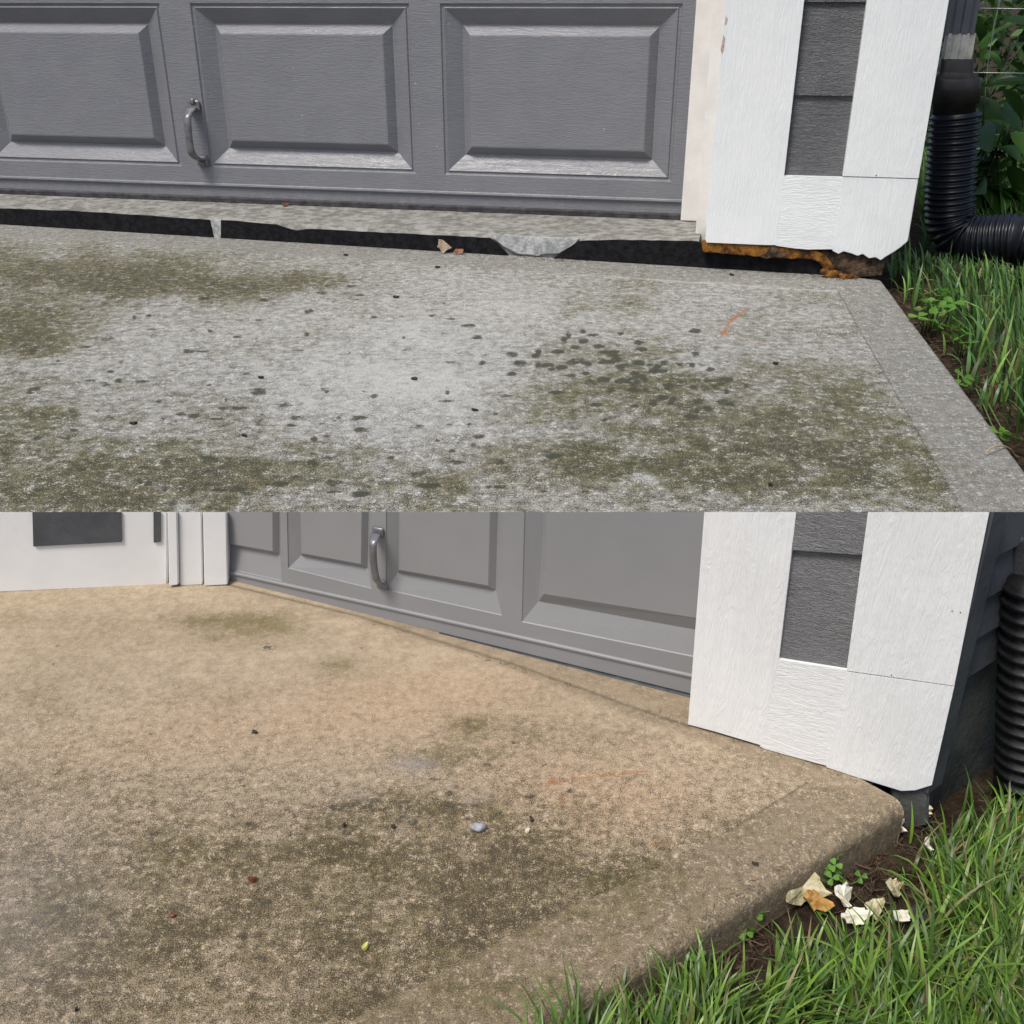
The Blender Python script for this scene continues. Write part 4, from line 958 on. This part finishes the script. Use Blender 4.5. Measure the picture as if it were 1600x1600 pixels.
# dry stalks over the slab edge
for i, (a, b, lb_) in enumerate((((1590, 720), (1540, 706), 'pale dry grass stalk across the rounded edge of the grey slab'), ((1462, 470), (1415, 455), 'dry straw lying between the grey slab corner and clover'), ((875, 1585), (850, 1520), 'bent dry stalk over the bottom edge of the tan slab'))):
    bm = bmesh.new(); p0 = S(*a, .01); p1 = P(*b, .012) if i != 1 else S(*b, .02); k = .0016 if i < 2 else .0007
    tube(bm, bez(p0, p0.lerp(p1, .3)+Vector((0, 0, .03 if i < 2 else .01)), p0.lerp(p1, .7)+Vector((0, 0, .03 if i < 2 else .01)), p1, 10), k, 5)
    setp(frombm('dry_stalk', bm, M['straw'], None, True), lb_, 'stalk')
# mulch litter on the bare soil
V = []; F = []
def litter(px, py, n, sp, ln, slabtop=False, slope=0.0):
    for _ in range(n):
        gx = random.gauss(0, sp[0]); gy = random.gauss(0, sp[1])
        c = P(px+gx, py+gy+slope*gx, .001) if slabtop else S(px+gx, py+gy, random.uniform(.0, .01)); a = random.uniform(0, 3.14); L = random.uniform(.3, 1)*ln; w_ = L*random.uniform(.03, .09)
        d = Vector((math.cos(a), math.sin(a), random.uniform(-.2, .35)))*L; s_ = Vector((-math.sin(a), math.cos(a), random.uniform(-.4, .4)))*w_; i0 = len(V)
        V.extend([c-d-s_, c+d-s_, c+d+s_, c-d+s_, c+Vector((0, 0, w_))-d, c+Vector((0, 0, w_))+d]); F.extend([(i0, i0+1, i0+5, i0+4), (i0+1, i0+2, i0+5), (i0+2, i0+3, i0+4, i0+5), (i0+3, i0, i0+4)])
litter(1120, 1490, 240, (60, 35), .012); litter(1350, 1375, 220, (60, 35), .011); litter(1440, 1300, 120, (40, 25), .010); litter(1420, 500, 260, (40, 50), .03); litter(1520, 640, 200, (40, 60), .025); litter(950, 1585, 120, (60, 20), .011)
litter(870, feltY(870)+3, 40, (25, 1.5), .014, True, .061); litter(560, feltY(560)+2.5, 60, (160, 1.2), .011, True, .061); litter(1290, 433, 50, (40, 2), .014, True, .061); litter(1150, 425, 30, (60, 2), .010, True, .061); litter(800, 1042, 40, (160, 2), .004, True, .30); litter(1250, 1192, 25, (60, 2), .003, True, .30); litter(1200, 1365, 60, (110, 6), .004, True, -.62)
M['mulch'] = mat_simple('brown_mulch', (0.030, 0.018, 0.012), (0.13, 0.085, 0.052), 120, 0.85)
setp(pydata('mulch_litter', V, F, M['mulch']), 'brown mulch and dead grass litter on the soil along both slabs', 'mulch', kind='stuff')

# ------------------------------------------------------------------ shrubs, hedge and wire fence behind the rear drain
def leaf_mesh(nm, L, W):
    V = []; F = []; n = 6
    for i in range(n+1):
        f = i/n; w_ = W*math.sin(math.pi*min(1, f*0.92+.05))**.8*(1-.25*f); z = -0.35*L*f*f
        V += [(-w_/2, L*f, z+.10*w_), (0, L*f, z-.04*w_), (w_/2, L*f, z+.10*w_)]
    for i in range(n):
        a = 3*i; F += [(a, a+1, a+4, a+3), (a+1, a+2, a+5, a+4)]
    me = bpy.data.meshes.new(nm); me.from_pydata(V, [], F); me.update(); me.materials.append(M['shrub'])
    for p in me.polygons: p.use_smooth = True
    return me
LM = [leaf_mesh('leaf', .20, .10), leaf_mesh('leaf', .15, .09), leaf_mesh('leaf', .24, .08)]
def shrub(c, hgt, rad, nl, label, group):
    t = thing('shrub', c, label, 'shrub', group)
    stems = []
    for k in range(6):
        a = random.uniform(0, 6.28); top = Vector((math.cos(a)*rad*.8, math.sin(a)*rad*.8, hgt*random.uniform(.7, 1))); bm = bmesh.new()
        pp = bez(c.copy(), c+Vector((0, 0, hgt*.4)), c+top*0.75, c+top, 8); stems.append(pp)
        tube(bm, pp, [.010*(1-.7*i/8) for i in range(9)], 6); frombm('stem', bm, M['bark'], t, True)
    for k in range(nl):
        pp = random.choice(stems); p = random.choice(pp[1:])+Vector((random.gauss(0, rad*.3), random.gauss(0, rad*.3), random.gauss(0, .06)))
        p.z = max(p.z, SOIL+.06)
        o = bpy.data.objects.new('leaf', random.choice(LM)); COL.objects.link(o); o.parent = t; o.location = p-c
        o.rotation_euler = (random.gauss(-.2, .5), random.gauss(0, .4), random.uniform(0, 6.28)); kk = random.uniform(.7, 1.25); o.scale = (kk,)*3
SH = [((2.36, 4.45), .85, .25, 60, 'broad-leaved green shrub just right of the rear downspout'), ((2.85, 5.3), 1.15, .42, 80, 'dark broad-leaved shrub behind the wire fence, middle of the row'), ((2.35, 5.6), 1.1, .40, 80, 'dark shrub behind the rear downspout'), ((3.25, 6.1), 1.25, .45, 70, 'tall dark shrub at the back right beyond the wire fence')]
SH.append(((1.93, 4.35), .55, .16, 60, 'low dark shrub added to fill the shadowed gap between the rear white corner and drain pipe'))  # added shrub, its dark leaves stand in for deep shadow beside the pipe
for (x, y), hg, rd, nl, lb_ in SH: shrub(Vector((x, y, SOIL)), hg, rd, nl, lb_, 'shrubs behind the wire fence')
V = []; F = []; T = []
for _ in range(16000):
    x = random.uniform(1.9, 7.5); y = random.uniform(6.6, 8.6); z = random.uniform(SOIL, 1.9+.3*math.sin(x*3))
    L = random.uniform(.05, .11); d = Vector((random.gauss(0, 1), random.gauss(0, 1), random.gauss(0, .6))).normalized()*L; s_ = d.orthogonal().normalized()*L*.5
    s_.rotate(__import__('mathutils').Quaternion(d.normalized(), random.uniform(0, 6.28))); c = Vector((x, y, z)); i0 = len(V)
    V += [c, c+d*.5+s_*.5, c+d, c+d*.5-s_*.5]; F.append((i0, i0+1, i0+2, i0+3)); k = random.uniform(.5, 2.4); T += [(.04*k, .085*k, .018*k)]*4
o = pydata('hedge', V, F, M['hedge']); at = o.data.attributes.new('tone', 'FLOAT_COLOR', 'POINT'); arr = np.ones((len(V), 4), np.float32); arr[:, :3] = np.array(T); at.data.foreach_set('color', arr.ravel())
setp(o, 'dense leafy green growth far behind the wire fence', 'hedge', kind='stuff')
fen = thing('wire_fence', (2.1, 4.75, SOIL), 'thin wire mesh fence in front of the shrubs', 'fence')
for z in (0.08, 0.27, 0.52, 0.765):
    bm = bmesh.new(); tube(bm, [Vector((1.95+k*.25, 4.75+random.uniform(-.01, .01), z+random.uniform(-.004, .004))) for k in range(16)], .0022, 6); frombm('wire', bm, M['wire'], fen, True)
for k in range(10):
    x = 2.04+k*.34; bm = bmesh.new(); tube(bm, [Vector((x+.02*math.sin(j+k), 4.752, SOIL-.02+.16*j)) for j in range(8)], .002, 6); frombm('wire', bm, M['wire'], fen, True)
